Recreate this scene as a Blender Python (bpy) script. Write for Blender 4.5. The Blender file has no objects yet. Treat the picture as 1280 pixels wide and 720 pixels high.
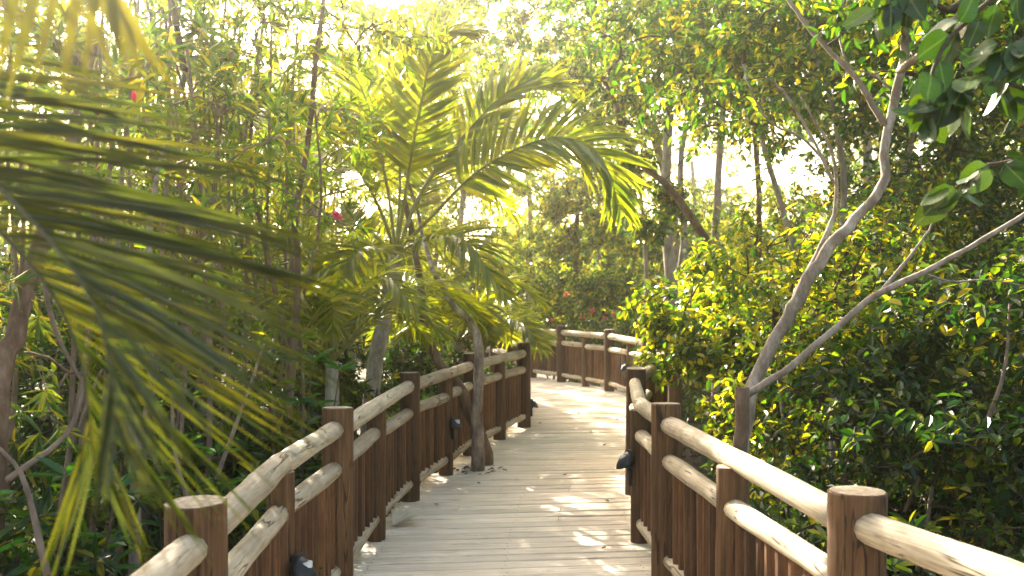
import bpy, math, random
import numpy as np
from mathutils import Vector, Matrix, Quaternion

random.seed(7)
RNG = np.random.default_rng(11)
sc = bpy.context.scene
COL = sc.collection

# ------------------------------------------------------------------ camera
CAM_H = 1.65
FPX = 1244.0
cam_d = bpy.data.cameras.new('camera')
cam = bpy.data.objects.new('camera', cam_d)
COL.objects.link(cam)
cam_d.sensor_width = 36.0
cam_d.lens = FPX / 1280 * 36.0
cam_d.clip_start = 0.05
cam_d.clip_end = 600
cam.location = (0, 0, CAM_H)
cam.rotation_euler = (math.radians(90.18), 0, 0)
cam_d.dof.use_dof = True
cam_d.dof.focus_distance = 5.2
cam_d.dof.aperture_fstop = 3.8
sc.camera = cam

# ------------------------------------------------------------------ sky and sun
SUN_EL = math.radians(27.5)
SUN_AZ = math.radians(-24)          # to the left of the view direction (+Y)
world = bpy.data.worlds.new('World')
sc.world = world
world.use_nodes = True
wn = world.node_tree
bg = wn.nodes['Background']
sky = wn.nodes.new('ShaderNodeTexSky')
sky.sky_type = 'NISHITA'
sky.sun_disc = False
sky.sun_elevation = SUN_EL
sky.sun_rotation = SUN_AZ
sky.air_density = 1.0
sky.dust_density = 5.0
sky.ozone_density = 1.0
warm = wn.nodes.new('ShaderNodeMixRGB')      # warm tint multiplied into the sky: cream rather than blue
warm.blend_type = 'MULTIPLY'
warm.inputs[0].default_value = 1.0
warm.inputs[2].default_value = (1.0, 0.92, 0.78, 1)
wn.links.new(sky.outputs[0], warm.inputs[1])
wn.links.new(warm.outputs[0], bg.inputs[0])
bg.inputs[1].default_value = 0.15
sun_d = bpy.data.lights.new('sun', 'SUN')
sun_d.energy = 5.0
sun_d.angle = math.radians(0.5)
sun_d.color = (1.0, 0.91, 0.76)
sun = bpy.data.objects.new('sun', sun_d)
COL.objects.link(sun)
S = Vector((math.sin(SUN_AZ) * math.cos(SUN_EL), math.cos(SUN_AZ) * math.cos(SUN_EL), math.sin(SUN_EL)))
sun.rotation_euler = S.to_track_quat('Z', 'Y').to_euler()
sun.location = S * 60

sc.view_settings.view_transform = 'Standard'
sc.view_settings.look = 'None'
sc.view_settings.exposure = 2.6
sc.view_settings.gamma = 1.0
sc.view_settings.use_curve_mapping = False
sc.render.engine = 'CYCLES'
cy = sc.cycles
cy.max_bounces = 8
cy.diffuse_bounces = 4
cy.glossy_bounces = 2
cy.transmission_bounces = 6
cy.volume_bounces = 1
cy.transparent_max_bounces = 8
cy.sample_clamp_indirect = 6
cy.use_denoising = True
cy.caustics_reflective = False
cy.caustics_refractive = False

HAZE_DENSITY = 0.0036
HAZE_ANISO = 0.94
GROUND_Z = -0.62


def P(px, py, d):
    """world point seen at photograph pixel (px, py), d metres ahead"""
    return np.array(((px - 640) / FPX * d, d, CAM_H - (py - 364) / FPX * d))


# ------------------------------------------------------------------ materials
def new_mat(name):
    m = bpy.data.materials.new(name)
    m.use_nodes = True
    nt = m.node_tree
    return m, nt, nt.nodes, nt.links, nt.nodes['Principled BSDF']


def ramp(n, stops, interp='LINEAR'):
    r = n.new('ShaderNodeValToRGB')
    cr = r.color_ramp
    cr.interpolation = interp
    while len(cr.elements) < len(stops):
        cr.elements.new(0.5)
    for e, (p, c) in zip(cr.elements, stops):
        e.position = p
        e.color = (c[0], c[1], c[2], 1)
    return r


def leaf_mat(name, stops, trans=0.5, tcol=(2.0, 2.0, 0.28), rough=0.42, spec=0.5, by_object=False, streak=0):
    m, nt, n, l, b = new_mat(name)
    if by_object:
        src = n.new('ShaderNodeObjectInfo').outputs['Random']
    else:
        src = n.new('ShaderNodeNewGeometry').outputs['Random Per Island']
    r = ramp(n, stops)
    l.new(src, r.inputs[0])
    col = r.outputs[0]
    # mottling that belongs to the leaf
    no = n.new('ShaderNodeTexNoise')
    tc = n.new('ShaderNodeTexCoord')
    l.new(tc.outputs['Object'], no.inputs['Vector'])
    no.inputs['Scale'].default_value = 9.0 if not streak else streak
    no.inputs['Detail'].default_value = 3
    mr = n.new('ShaderNodeMapRange')
    mr.inputs['To Min'].default_value = 0.7
    mr.inputs['To Max'].default_value = 1.3
    l.new(no.outputs['Fac'], mr.inputs['Value'])
    mul = n.new('ShaderNodeMixRGB')
    mul.blend_type = 'MULTIPLY'
    mul.inputs[0].default_value = 1
    l.new(col, mul.inputs[1])
    l.new(mr.outputs[0], mul.inputs[2])
    l.new(mul.outputs[0], b.inputs['Base Color'])
    b.inputs['Roughness'].default_value = rough
    b.inputs['Specular IOR Level'].default_value = spec
    t = n.new('ShaderNodeBsdfTranslucent')
    tm = n.new('ShaderNodeMixRGB')
    tm.blend_type = 'MULTIPLY'
    tm.inputs[0].default_value = 1
    tm.inputs[2].default_value = (tcol[0], tcol[1], tcol[2], 1)
    l.new(mul.outputs[0], tm.inputs[1])
    l.new(tm.outputs[0], t.inputs['Color'])
    mx = n.new('ShaderNodeMixShader')
    mx.inputs[0].default_value = trans
    l.new(b.outputs[0], mx.inputs[1])
    l.new(t.outputs[0], mx.inputs[2])
    l.new(mx.outputs[0], n['Material Output'].inputs['Surface'])
    return m


def wood_mat(name, c_dark, c_mid, c_light, axis, scale=9.0, stretch=0.06, rough=0.7, crack=0.0, bump=0.35, var=0.35, spec=0.25, stain=None, blotch=0.72):
    """wood grain running along the object's own axis (0 x, 2 z)"""
    m, nt, n, l, b = new_mat(name)
    tc = n.new('ShaderNodeTexCoord')
    oi = n.new('ShaderNodeObjectInfo')
    off = n.new('ShaderNodeVectorMath')
    off.operation = 'MULTIPLY_ADD'
    comb = n.new('ShaderNodeCombineXYZ')
    for k in range(3):
        l.new(oi.outputs['Random'], comb.inputs[k])
    l.new(comb.outputs[0], off.inputs[0])
    off.inputs[1].default_value = (37, 53, 71)
    l.new(tc.outputs['Object'], off.inputs[2])
    mp = n.new('ShaderNodeMapping')
    s = [1.0, 1.0, 1.0]
    s[axis] = stretch
    mp.inputs['Scale'].default_value = s
    l.new(off.outputs[0], mp.inputs['Vector'])
    g = n.new('ShaderNodeTexNoise')
    g.inputs['Scale'].default_value = scale * 6
    g.inputs['Detail'].default_value = 6
    g.inputs['Roughness'].default_value = 0.65
    g.inputs['Distortion'].default_value = 0.6
    l.new(mp.outputs[0], g.inputs['Vector'])
    r = ramp(n, [(0.28, c_dark), (0.52, c_mid), (0.75, c_light)])
    l.new(g.outputs['Fac'], r.inputs[0])
    big = n.new('ShaderNodeTexNoise')
    big.inputs['Scale'].default_value = 3.0
    big.inputs['Detail'].default_value = 4
    l.new(off.outputs[0], big.inputs['Vector'])
    mr = n.new('ShaderNodeMapRange')
    mr.inputs['From Min'].default_value = 0.3
    mr.inputs['From Max'].default_value = 0.7
    mr.inputs['To Min'].default_value = blotch
    mr.inputs['To Max'].default_value = 1.15
    l.new(big.outputs['Fac'], mr.inputs['Value'])
    m1 = n.new('ShaderNodeMixRGB')
    m1.blend_type = 'MULTIPLY'
    m1.inputs[0].default_value = 1
    l.new(r.outputs[0], m1.inputs[1])
    l.new(mr.outputs[0], m1.inputs[2])
    # piece to piece variation
    mr2 = n.new('ShaderNodeMapRange')
    mr2.inputs['To Min'].default_value = 1 - var
    mr2.inputs['To Max'].default_value = 1 + var * 0.6
    l.new(oi.outputs['Random'], mr2.inputs['Value'])
    m2 = n.new('ShaderNodeMixRGB')
    m2.blend_type = 'MULTIPLY'
    m2.inputs[0].default_value = 1
    l.new(m1.outputs[0], m2.inputs[1])
    l.new(mr2.outputs[0], m2.inputs[2])
    out = m2.outputs[0]
    height = g.outputs['Fac']
    if crack > 0:
        ck = n.new('ShaderNodeTexNoise')
        mp2 = n.new('ShaderNodeMapping')
        s2 = [1.0, 1.0, 1.0]
        s2[axis] = 0.08
        mp2.inputs['Scale'].default_value = s2
        l.new(off.outputs[0], mp2.inputs['Vector'])
        l.new(mp2.outputs[0], ck.inputs['Vector'])
        ck.inputs['Scale'].default_value = 16
        ck.inputs['Detail'].default_value = 3
        ck.inputs['Distortion'].default_value = 0.4
        w = n.new('ShaderNodeMath')
        w.operation = 'SUBTRACT'
        w.inputs[1].default_value = 0.5
        l.new(ck.outputs['Fac'], w.inputs[0])
        a = n.new('ShaderNodeMath')
        a.operation = 'ABSOLUTE'
        l.new(w.outputs[0], a.inputs[0])
        cr = ramp(n, [(0.0, (1, 1, 1)), (0.012, (1, 1, 1)), (0.022, (0, 0, 0))])
        l.new(a.outputs[0], cr.inputs[0])
        gate = n.new('ShaderNodeMath')
        gate.operation = 'MULTIPLY'
        gr = ramp(n, [(0.50, (0, 0, 0)), (0.58, (1, 1, 1))])
        l.new(big.outputs['Fac'], gr.inputs[0])
        l.new(cr.outputs[0], gate.inputs[0])
        l.new(gr.outputs[0], gate.inputs[1])
        g2 = n.new('ShaderNodeMath')
        g2.operation = 'MULTIPLY'
        g2.inputs[1].default_value = crack
        l.new(gate.outputs[0], g2.inputs[0])
        m3 = n.new('ShaderNodeMixRGB')
        m3.inputs[2].default_value = (c_dark[0] * 0.25, c_dark[1] * 0.22, c_dark[2] * 0.2, 1)
        l.new(g2.outputs[0], m3.inputs[0])
        l.new(out, m3.inputs[1])
        out = m3.outputs[0]
    if stain:
        st = n.new('ShaderNodeTexNoise')
        st.inputs['Scale'].default_value = stain[1]
        st.inputs['Detail'].default_value = 5
        st.inputs['Roughness'].default_value = 0.7
        geo = n.new('ShaderNodeNewGeometry')
        l.new(geo.outputs['Position'], st.inputs['Vector'])
        sr = ramp(n, [(0.52, (0, 0, 0)), (0.72, (1, 1, 1))])
        l.new(st.outputs['Fac'], sr.inputs[0])
        k = n.new('ShaderNodeMath')
        k.operation = 'MULTIPLY'
        k.inputs[1].default_value = stain[2]
        l.new(sr.outputs[0], k.inputs[0])
        m4 = n.new('ShaderNodeMixRGB')
        m4.inputs[2].default_value = (*stain[0], 1)
        l.new(k.outputs[0], m4.inputs[0])
        l.new(out, m4.inputs[1])
        out = m4.outputs[0]
    l.new(out, b.inputs['Base Color'])
    b.inputs['Roughness'].default_value = rough
    b.inputs['Specular IOR Level'].default_value = spec
    bp = n.new('ShaderNodeBump')
    bp.inputs['Strength'].default_value = bump
    bp.inputs['Distance'].default_value = 0.006
    l.new(height, bp.inputs['Height'])
    l.new(bp.outputs[0], b.inputs['Normal'])
    return m


def bark_mat(name, c1, c2, c3, scale=14, bump=0.6):
    m, nt, n, l, b = new_mat(name)
    tc = n.new('ShaderNodeTexCoord')
    no = n.new('ShaderNodeTexNoise')
    no.inputs['Scale'].default_value = scale
    no.inputs['Detail'].default_value = 7
    no.inputs['Roughness'].default_value = 0.7
    mp = n.new('ShaderNodeMapping')
    mp.inputs['Scale'].default_value = (1, 1, 0.45)
    l.new(tc.outputs['Object'], mp.inputs['Vector'])
    l.new(mp.outputs[0], no.inputs['Vector'])
    r = ramp(n, [(0.3, c1), (0.5, c2), (0.68, c3)])
    l.new(no.outputs['Fac'], r.inputs[0])
    l.new(r.outputs[0], b.inputs['Base Color'])
    b.inputs['Roughness'].default_value = 0.85
    b.inputs['Specular IOR Level'].default_value = 0.2
    bp = n.new('ShaderNodeBump')
    bp.inputs['Strength'].default_value = bump
    bp.inputs['Distance'].default_value = 0.012
    l.new(no.outputs['Fac'], bp.inputs['Height'])
    l.new(bp.outputs[0], b.inputs['Normal'])
    return m


def flat_mat(name, col, rough=0.5, spec=0.4, metallic=0.0, nscale=30, nvar=0.25):
    m, nt, n, l, b = new_mat(name)
    tc = n.new('ShaderNodeTexCoord')
    no = n.new('ShaderNodeTexNoise')
    no.inputs['Scale'].default_value = nscale
    no.inputs['Detail'].default_value = 4
    l.new(tc.outputs['Object'], no.inputs['Vector'])
    r = ramp(n, [(0.3, [c * (1 - nvar) for c in col]), (0.7, [min(1, c * (1 + nvar)) for c in col])])
    l.new(no.outputs['Fac'], r.inputs[0])
    l.new(r.outputs[0], b.inputs['Base Color'])
    b.inputs['Roughness'].default_value = rough
    b.inputs['Specular IOR Level'].default_value = spec
    b.inputs['Metallic'].default_value = metallic
    return m


M = {}
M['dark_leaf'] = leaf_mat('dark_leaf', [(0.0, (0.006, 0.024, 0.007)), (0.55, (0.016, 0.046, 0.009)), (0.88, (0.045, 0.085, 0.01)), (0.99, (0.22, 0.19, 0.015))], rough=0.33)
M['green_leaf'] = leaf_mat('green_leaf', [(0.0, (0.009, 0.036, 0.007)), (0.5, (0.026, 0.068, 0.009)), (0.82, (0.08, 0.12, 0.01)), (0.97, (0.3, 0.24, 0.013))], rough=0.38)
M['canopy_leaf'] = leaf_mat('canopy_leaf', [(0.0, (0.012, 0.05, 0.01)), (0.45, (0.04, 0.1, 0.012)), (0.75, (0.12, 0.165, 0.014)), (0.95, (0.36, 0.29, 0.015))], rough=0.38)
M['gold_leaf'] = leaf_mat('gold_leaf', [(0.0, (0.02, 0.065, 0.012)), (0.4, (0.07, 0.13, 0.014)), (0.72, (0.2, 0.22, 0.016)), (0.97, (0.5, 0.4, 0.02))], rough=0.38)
M['lance_leaf'] = leaf_mat('lance_leaf', [(0.0, (0.03, 0.075, 0.016)), (0.5, (0.075, 0.125, 0.018)), (0.85, (0.16, 0.18, 0.02)), (1.0, (0.34, 0.27, 0.02))], rough=0.35)
M['shoot_leaf'] = leaf_mat('shoot_leaf', [(0.0, (0.012, 0.05, 0.02)), (0.6, (0.022, 0.08, 0.028)), (1.0, (0.05, 0.11, 0.02))], rough=0.35)
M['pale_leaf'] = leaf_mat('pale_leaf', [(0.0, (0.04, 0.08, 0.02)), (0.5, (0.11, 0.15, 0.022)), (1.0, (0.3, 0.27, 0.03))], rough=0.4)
M['broad_leaf'] = leaf_mat('broad_leaf', [(0.0, (0.009, 0.03, 0.004)), (0.6, (0.022, 0.055, 0.006)), (1.0, (0.06, 0.1, 0.009))], rough=0.4, by_object=True, trans=0.2, spec=0.35)
def add_veins(m):
    nt = m.node_tree
    n, l = nt.nodes, nt.links
    b = n['Principled BSDF']
    tc = n.new('ShaderNodeTexCoord')
    sep = n.new('ShaderNodeSeparateXYZ')
    l.new(tc.outputs['Object'], sep.inputs[0])
    ab = n.new('ShaderNodeMath')
    ab.operation = 'ABSOLUTE'
    l.new(sep.outputs['Y'], ab.inputs[0])
    # side veins run forward from the midrib
    ma = n.new('ShaderNodeMath')
    ma.operation = 'MULTIPLY_ADD'
    ma.inputs[1].default_value = -0.45
    l.new(ab.outputs[0], ma.inputs[0])
    l.new(sep.outputs['X'], ma.inputs[2])
    sn = n.new('ShaderNodeMath')
    sn.operation = 'MULTIPLY'
    sn.inputs[1].default_value = 62
    l.new(ma.outputs[0], sn.inputs[0])
    si = n.new('ShaderNodeMath')
    si.operation = 'SINE'
    l.new(sn.outputs[0], si.inputs[0])
    rib = ramp(n, [(0.0, (1, 1, 1)), (0.02, (1, 1, 1)), (0.05, (0, 0, 0))])
    l.new(ab.outputs[0], rib.inputs[0])
    sv = ramp(n, [(0.9, (0, 0, 0)), (1.0, (0.16, 0.16, 0.16))])
    l.new(si.outputs[0], sv.inputs[0])
    mx = n.new('ShaderNodeMath')
    mx.operation = 'MAXIMUM'
    l.new(rib.outputs[0], mx.inputs[0])
    l.new(sv.outputs[0], mx.inputs[1])
    old = b.inputs['Base Color'].links[0].from_socket
    mix = n.new('ShaderNodeMixRGB')
    mix.inputs[2].default_value = (0.14, 0.17, 0.04, 1)
    l.new(mx.outputs[0], mix.inputs[0])
    l.new(old, mix.inputs[1])
    l.new(mix.outputs[0], b.inputs['Base Color'])
    bp = n.new('ShaderNodeBump')
    bp.inputs['Strength'].default_value = 0.08
    bp.inputs['Distance'].default_value = 0.01
    l.new(si.outputs[0], bp.inputs['Height'])
    l.new(bp.outputs[0], b.inputs['Normal'])


add_veins(M['broad_leaf'])
M['palm_leaf'] = leaf_mat('palm_leaf', [(0.0, (0.08, 0.12, 0.016)), (0.5, (0.16, 0.185, 0.018)), (1.0, (0.28, 0.25, 0.022))], rough=0.36)
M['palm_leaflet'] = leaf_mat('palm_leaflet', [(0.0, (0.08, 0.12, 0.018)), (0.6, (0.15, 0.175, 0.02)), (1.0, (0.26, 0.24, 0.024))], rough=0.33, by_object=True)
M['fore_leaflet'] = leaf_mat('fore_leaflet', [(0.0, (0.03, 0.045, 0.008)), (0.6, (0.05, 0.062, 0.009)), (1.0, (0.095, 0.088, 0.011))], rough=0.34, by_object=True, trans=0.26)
M['gold_leaflet'] = leaf_mat('gold_leaflet', [(0.0, (0.06, 0.06, 0.012)), (1.0, (0.12, 0.105, 0.015))], rough=0.4, by_object=True, trans=0.35)
M['sunlit_dry_leaf'] = leaf_mat('sunlit_dry_leaf', [(0.0, (0.5, 0.43, 0.3)), (1.0, (0.65, 0.58, 0.44))], rough=0.7, tcol=(1, 1, 0.9), trans=0.2)  # pale tones put a sunlit patch into the leaf's colour
M['litter'] = leaf_mat('litter', [(0.0, (0.035, 0.022, 0.012)), (0.6, (0.08, 0.05, 0.024)), (1.0, (0.15, 0.1, 0.05))], rough=0.8, tcol=(1, 1, 0.8), trans=0.2)
M['petal'] = leaf_mat('petal', [(0.0, (0.5, 0.04, 0.11)), (1.0, (0.68, 0.12, 0.2))], rough=0.5, tcol=(1.2, 1, 1), trans=0.4)
M['petal_coral'] = leaf_mat('petal_coral', [(0.0, (0.7, 0.1, 0.12)), (1.0, (0.8, 0.2, 0.2))], rough=0.5, tcol=(1.2, 1, 1), trans=0.4)
M['bark_grey'] = bark_mat('bark_grey', (0.13, 0.095, 0.07), (0.27, 0.215, 0.17), (0.42, 0.36, 0.3))
M['bark_pale'] = bark_mat('bark_pale', (0.13, 0.1, 0.075), (0.26, 0.215, 0.17), (0.4, 0.35, 0.29), scale=10)
M['bark_lean'] = bark_mat('bark_lean', (0.07, 0.048, 0.034), (0.23, 0.18, 0.135), (0.48, 0.43, 0.36), scale=11, bump=0.9)
M['bark_brown'] = bark_mat('bark_brown', (0.06, 0.035, 0.02), (0.13, 0.08, 0.05), (0.22, 0.15, 0.1))
M['bark_palm'] = bark_mat('bark_palm', (0.2, 0.17, 0.12), (0.36, 0.32, 0.25), (0.5, 0.46, 0.38), scale=22)
M['dark_rachis'] = flat_mat('dark_rachis', (0.05, 0.045, 0.012), 0.5, nscale=12)
M['rachis'] = flat_mat('rachis', (0.2, 0.19, 0.05), 0.45, nscale=12)
M['twig'] = flat_mat('twig', (0.075, 0.052, 0.033), 0.8, 0.2, nscale=20)
M['reed'] = flat_mat('reed', (0.17, 0.12, 0.085), 0.8, 0.2, nscale=10, nvar=0.4)
M['post'] = wood_mat('post_wood', (0.042, 0.019, 0.007), (0.108, 0.053, 0.021), (0.185, 0.102, 0.045), 2, crack=0.8, bump=0.5)
M['end_grain'] = flat_mat('end_grain', (0.3, 0.24, 0.17), 0.85, 0.15, nscale=45, nvar=0.4)
M['slat'] = wood_mat('slat_wood', (0.04, 0.017, 0.006), (0.11, 0.048, 0.017), (0.185, 0.092, 0.036), 2, scale=12, var=0.6, bump=0.4)
M['rail'] = wood_mat('rail_wood', (0.26, 0.195, 0.12), (0.46, 0.38, 0.265), (0.6, 0.52, 0.39), 0, crack=0.9, var=0.2, bump=0.45, stain=((0.2, 0.14, 0.08), 5.0, 0.55))
M['plank'] = wood_mat('plank_wood', (0.55, 0.445, 0.32), (0.73, 0.62, 0.475), (0.82, 0.73, 0.58), 0, scale=7, stretch=0.035, crack=0.5, var=0.16, bump=0.5, blotch=0.88, stain=((0.42, 0.31, 0.2), 1.6, 0.35))
M['beam'] = wood_mat('beam_wood', (0.06, 0.045, 0.03), (0.11, 0.085, 0.06), (0.16, 0.125, 0.09), 0)
M['lamp_black'] = flat_mat('lamp_black', (0.008, 0.0085, 0.01), 0.45, 0.4)
M['lamp_lens'] = flat_mat('lamp_lens', (0.5, 0.5, 0.47), 0.3, 0.5)
M['soil'] = bark_mat('soil', (0.022, 0.015, 0.01), (0.045, 0.031, 0.019), (0.08, 0.058, 0.038), scale=4)
M['nail'] = flat_mat('nail', (0.09, 0.08, 0.07), 0.5, 0.5, 0.8)

# ------------------------------------------------------------------ mesh helpers
def make_mesh(name, V, F, mats, midx=None, smooth=None):
    """V (n,3); F list of (k,3|4) int arrays; midx list of material index per array"""
    me = bpy.data.meshes.new(name)
    V = np.asarray(V, dtype=np.float32)
    Fs = [np.asarray(f, dtype=np.int32) for f in F if len(f)]
    ids = [i for i, f in enumerate(F) if len(f)]
    nl = sum(f.size for f in Fs)
    nf = sum(len(f) for f in Fs)
    me.vertices.add(len(V))
    me.vertices.foreach_set('co', V.ravel())
    me.loops.add(nl)
    me.loops.foreach_set('vertex_index', np.concatenate([f.ravel() for f in Fs]))
    me.polygons.add(nf)
    tot = np.concatenate([np.full(len(f), f.shape[1], dtype=np.int32) for f in Fs])
    start = np.concatenate(([0], np.cumsum(tot)[:-1])).astype(np.int32)
    me.polygons.foreach_set('loop_start', start)
    me.polygons.foreach_set('loop_total', tot)
    if midx:
        me.polygons.foreach_set('material_index', np.concatenate([np.full(len(f), midx[i], dtype=np.int32) for i, f in zip(ids, Fs)]))
    if smooth is not None:
        if isinstance(smooth, (list, tuple)):
            sm = np.concatenate([np.full(len(f), bool(smooth[i])) for i, f in zip(ids, Fs)])
        else:
            sm = np.full(nf, bool(smooth))
        me.polygons.foreach_set('use_smooth', sm)
    me.update(calc_edges=True)
    for m in mats:
        me.materials.append(m)
    return me


class MB:
    """collects pieces into one mesh"""
    def __init__(self):
        self.V, self.F, self.I, self.S, self.n = [], [], [], [], 0

    def add(self, V, F, mi=0, smooth=True):
        V = np.asarray(V, dtype=float)
        for f in (F if isinstance(F, list) else [F]):
            f = np.asarray(f, dtype=int)
            if len(f):
                self.F.append(f + self.n)
                self.I.append(mi)
                self.S.append(smooth)
        self.V.append(V)
        self.n += len(V)
        return self

    def mesh(self, name, mats):
        return make_mesh(name, np.concatenate(self.V), self.F, mats, self.I, self.S)


def obj(name, me, parent=None, kind=None, label=None):
    o = bpy.data.objects.new(name, me)
    COL.objects.link(o)
    if parent is not None:
        o.parent = parent
        if parent.type == 'EMPTY':
            o.matrix_parent_inverse = Matrix.Translation(-Vector(parent.location))
    if kind:
        o['kind'] = kind
    if label:
        o['label'] = label
    return o


def tag(o, label, cat, group=None):
    o['label'] = label
    o['category'] = cat
    if group:
        o['group'] = group
    return o


def thing(name, label, cat, loc, group=None):
    o = bpy.data.objects.new(name, None)
    o.empty_display_size = 0.1
    COL.objects.link(o)
    o.location = Vector([float(c) for c in loc])
    return tag(o, label, cat, group)


def unit(v):
    v = np.asarray(v, dtype=float)
    return v / (np.linalg.norm(v, axis=-1, keepdims=True) + 1e-9)


def smooth_path(pts, n):
    """Catmull-Rom through pts"""
    pts = np.asarray(pts, dtype=float)
    if len(pts) == 2:
        t = np.linspace(0, 1, n)[:, None]
        return pts[0] * (1 - t) + pts[1] * t
    p = np.vstack([2 * pts[0] - pts[1], pts, 2 * pts[-1] - pts[-2]])
    out = []
    for u in np.linspace(0, len(pts) - 1 - 1e-6, n):
        i = int(u)
        t = u - i
        a, b, c, d = p[i], p[i + 1], p[i + 2], p[i + 3]
        out.append(0.5 * (2 * b + (c - a) * t + (2 * a - 5 * b + 4 * c - d) * t * t + (3 * b - a - 3 * c + d) * t ** 3))
    return np.array(out)


def tube(pts, radii, seg=8, rough=0.0, cap=True, dome=False):
    pts = np.asarray(pts, dtype=float)
    n = len(pts)
    radii = np.broadcast_to(np.asarray(radii, dtype=float), (n,))
    T = unit(np.gradient(pts, axis=0))
    ref = np.array((0, 0, 1.0)) if abs(T[0][2]) < 0.9 else np.array((1.0, 0, 0))
    N = unit(np.cross(T[0], ref))
    Vs = []
    ang = np.linspace(0, 2 * np.pi, seg, endpoint=False)
    ph = RNG.uniform(0, 6.28, 4)
    for i in range(n):
        N = unit(N - T[i] * np.dot(N, T[i]))
        B = np.cross(T[i], N)
        r = radii[i]
        rr = r * (1 + rough * (np.sin(ang * 2 + ph[0] + i * 0.37) * 0.6 + np.sin(ang * 3 + ph[1] - i * 0.23) * 0.4 + RNG.uniform(-0.5, 0.5)))
        Vs.append(pts[i] + np.outer(np.cos(ang) * rr, N) + np.outer(np.sin(ang) * rr, B))
    V = np.concatenate(Vs)
    i = np.arange(n - 1)[:, None] * seg
    j = np.arange(seg)[None, :]
    k = (np.arange(seg) + 1) % seg
    Q = np.stack([i + j, i + k[None, :], i + seg + k[None, :], i + seg + j], axis=-1).reshape(-1, 4)
    F = [Q]
    if cap:
        c0, c1 = len(V), len(V) + 1
        V = np.vstack([V, pts[0], pts[-1]])
        jj = np.arange(seg)
        F.append(np.stack([np.full(seg, c0), k, jj], axis=-1))
        F.append(np.stack([np.full(seg, c1), (n - 1) * seg + jj, (n - 1) * seg + k], axis=-1))
    return V, F


def straight_tubes(p0, p1, r0, r1, seg=4):
    """many thin straight branches at once"""
    p0, p1 = np.asarray(p0, float), np.asarray(p1, float)
    n = len(p0)
    T = unit(p1 - p0)
    ref = np.where(np.abs(T[:, 2:3]) < 0.9, np.array([[0, 0, 1.0]]), np.array([[1.0, 0, 0]]))
    N = unit(np.cross(T, ref))
    B = np.cross(T, N)
    a = np.linspace(0, 2 * np.pi, seg, endpoint=False)
    ring = np.cos(a)[None, :, None] * N[:, None] + np.sin(a)[None, :, None] * B[:, None]
    V = np.concatenate([p0[:, None] + ring * np.asarray(r0).reshape(-1, 1, 1), p1[:, None] + ring * np.asarray(r1).reshape(-1, 1, 1)], axis=1).reshape(-1, 3)
    base = (np.arange(n) * 2 * seg)[:, None]
    j = np.arange(seg)[None]
    k = ((np.arange(seg) + 1) % seg)[None]
    F = np.stack([base + j, base + k, base + seg + k, base + seg + j], axis=-1).reshape(-1, 4)
    return V, F


def leaves(Pb, D, N, L, W, w1=0.9, w2=0.8, fold=0.3, curl=0.2):
    """leaf blades folded along the midrib; hexagonal outline"""
    D = unit(D)
    Sd = unit(np.cross(D, N))
    N = np.cross(Sd, D)
    L = np.asarray(L).reshape(-1, 1)
    W = np.asarray(W).reshape(-1, 1) * 0.5
    up = N * fold * W
    a = Pb
    tip = Pb + D * L - N * curl * L
    m1 = Pb + D * L * 0.33 - N * curl * L * 0.1
    m2 = Pb + D * L * 0.7 - N * curl * L * 0.45
    V = np.stack([a, m1 + Sd * W * w1 + up, m2 + Sd * W * w2 + up, tip, m2 - Sd * W * w2 + up, m1 - Sd * W * w1 + up], axis=1).reshape(-1, 3)
    b = (np.arange(len(Pb)) * 6)[:, None]
    F = np.concatenate([b + np.array([[0, 1, 2, 3]]), b + np.array([[3, 4, 5, 0]])])
    return V, F


def rand_dirs(n):
    return unit(RNG.normal(size=(n, 3)))


# ------------------------------------------------------------------ trees
def blob_points(blobs, n, clump=0.5):
    """points in a union of ellipsoids, gathered into clumps so that gaps stay between"""
    w = np.array([b[2] if len(b) > 2 else np.prod(b[1]) ** 0.8 for b in blobs])
    w = w / w.sum()
    nc = max(3, int(n / 9))
    cidx = RNG.choice(len(blobs), nc, p=w)
    cc = []
    for i in cidx:
        c, r = np.array(blobs[i][0], float), np.broadcast_to(np.array(blobs[i][1], float), (3,))
        d = rand_dirs(1)[0]
        u = RNG.uniform(0.15, 1) ** 0.45
        cc.append(np.concatenate([c + d * r * u, r]))
    cc = np.array(cc)
    k = RNG.integers(0, nc, n)
    return cc[k, :3] + RNG.normal(size=(n, 3)) * cc[k, 3:] * 0.24 * clump * 2 * np.array([1, 1, 0.7])


def skeleton(starts, tips, tip_r=0.004, power=0.42, rmax=0.05):
    starts = np.asarray(starts, float)
    o = np.argsort(np.min(np.linalg.norm(tips[:, None] - starts[None], axis=2), axis=1))
    tips = tips[o]
    nodes = np.vstack([starts, tips])
    ns = len(starts)
    par = np.full(len(nodes), -1)
    cost = np.zeros(len(nodes))
    for i in range(ns, len(nodes)):
        d = np.linalg.norm(nodes[:i] - nodes[i], axis=1)
        j = int(np.argmin(d ** 1.3 + 0.25 * cost[:i]))
        par[i] = j
        cost[i] = cost[j] + d[j]
    cnt = np.ones(len(nodes))
    for i in range(len(nodes) - 1, ns - 1, -1):
        cnt[par[i]] += cnt[i]
    ci = np.arange(ns, len(nodes))
    r1 = np.minimum(tip_r * cnt[ci] ** power, rmax)
    pr = np.minimum(tip_r * cnt[par[ci]] ** power, rmax)
    r0 = np.minimum(pr, r1 * 1.35)
    return nodes, par, ci, r0, r1


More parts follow.
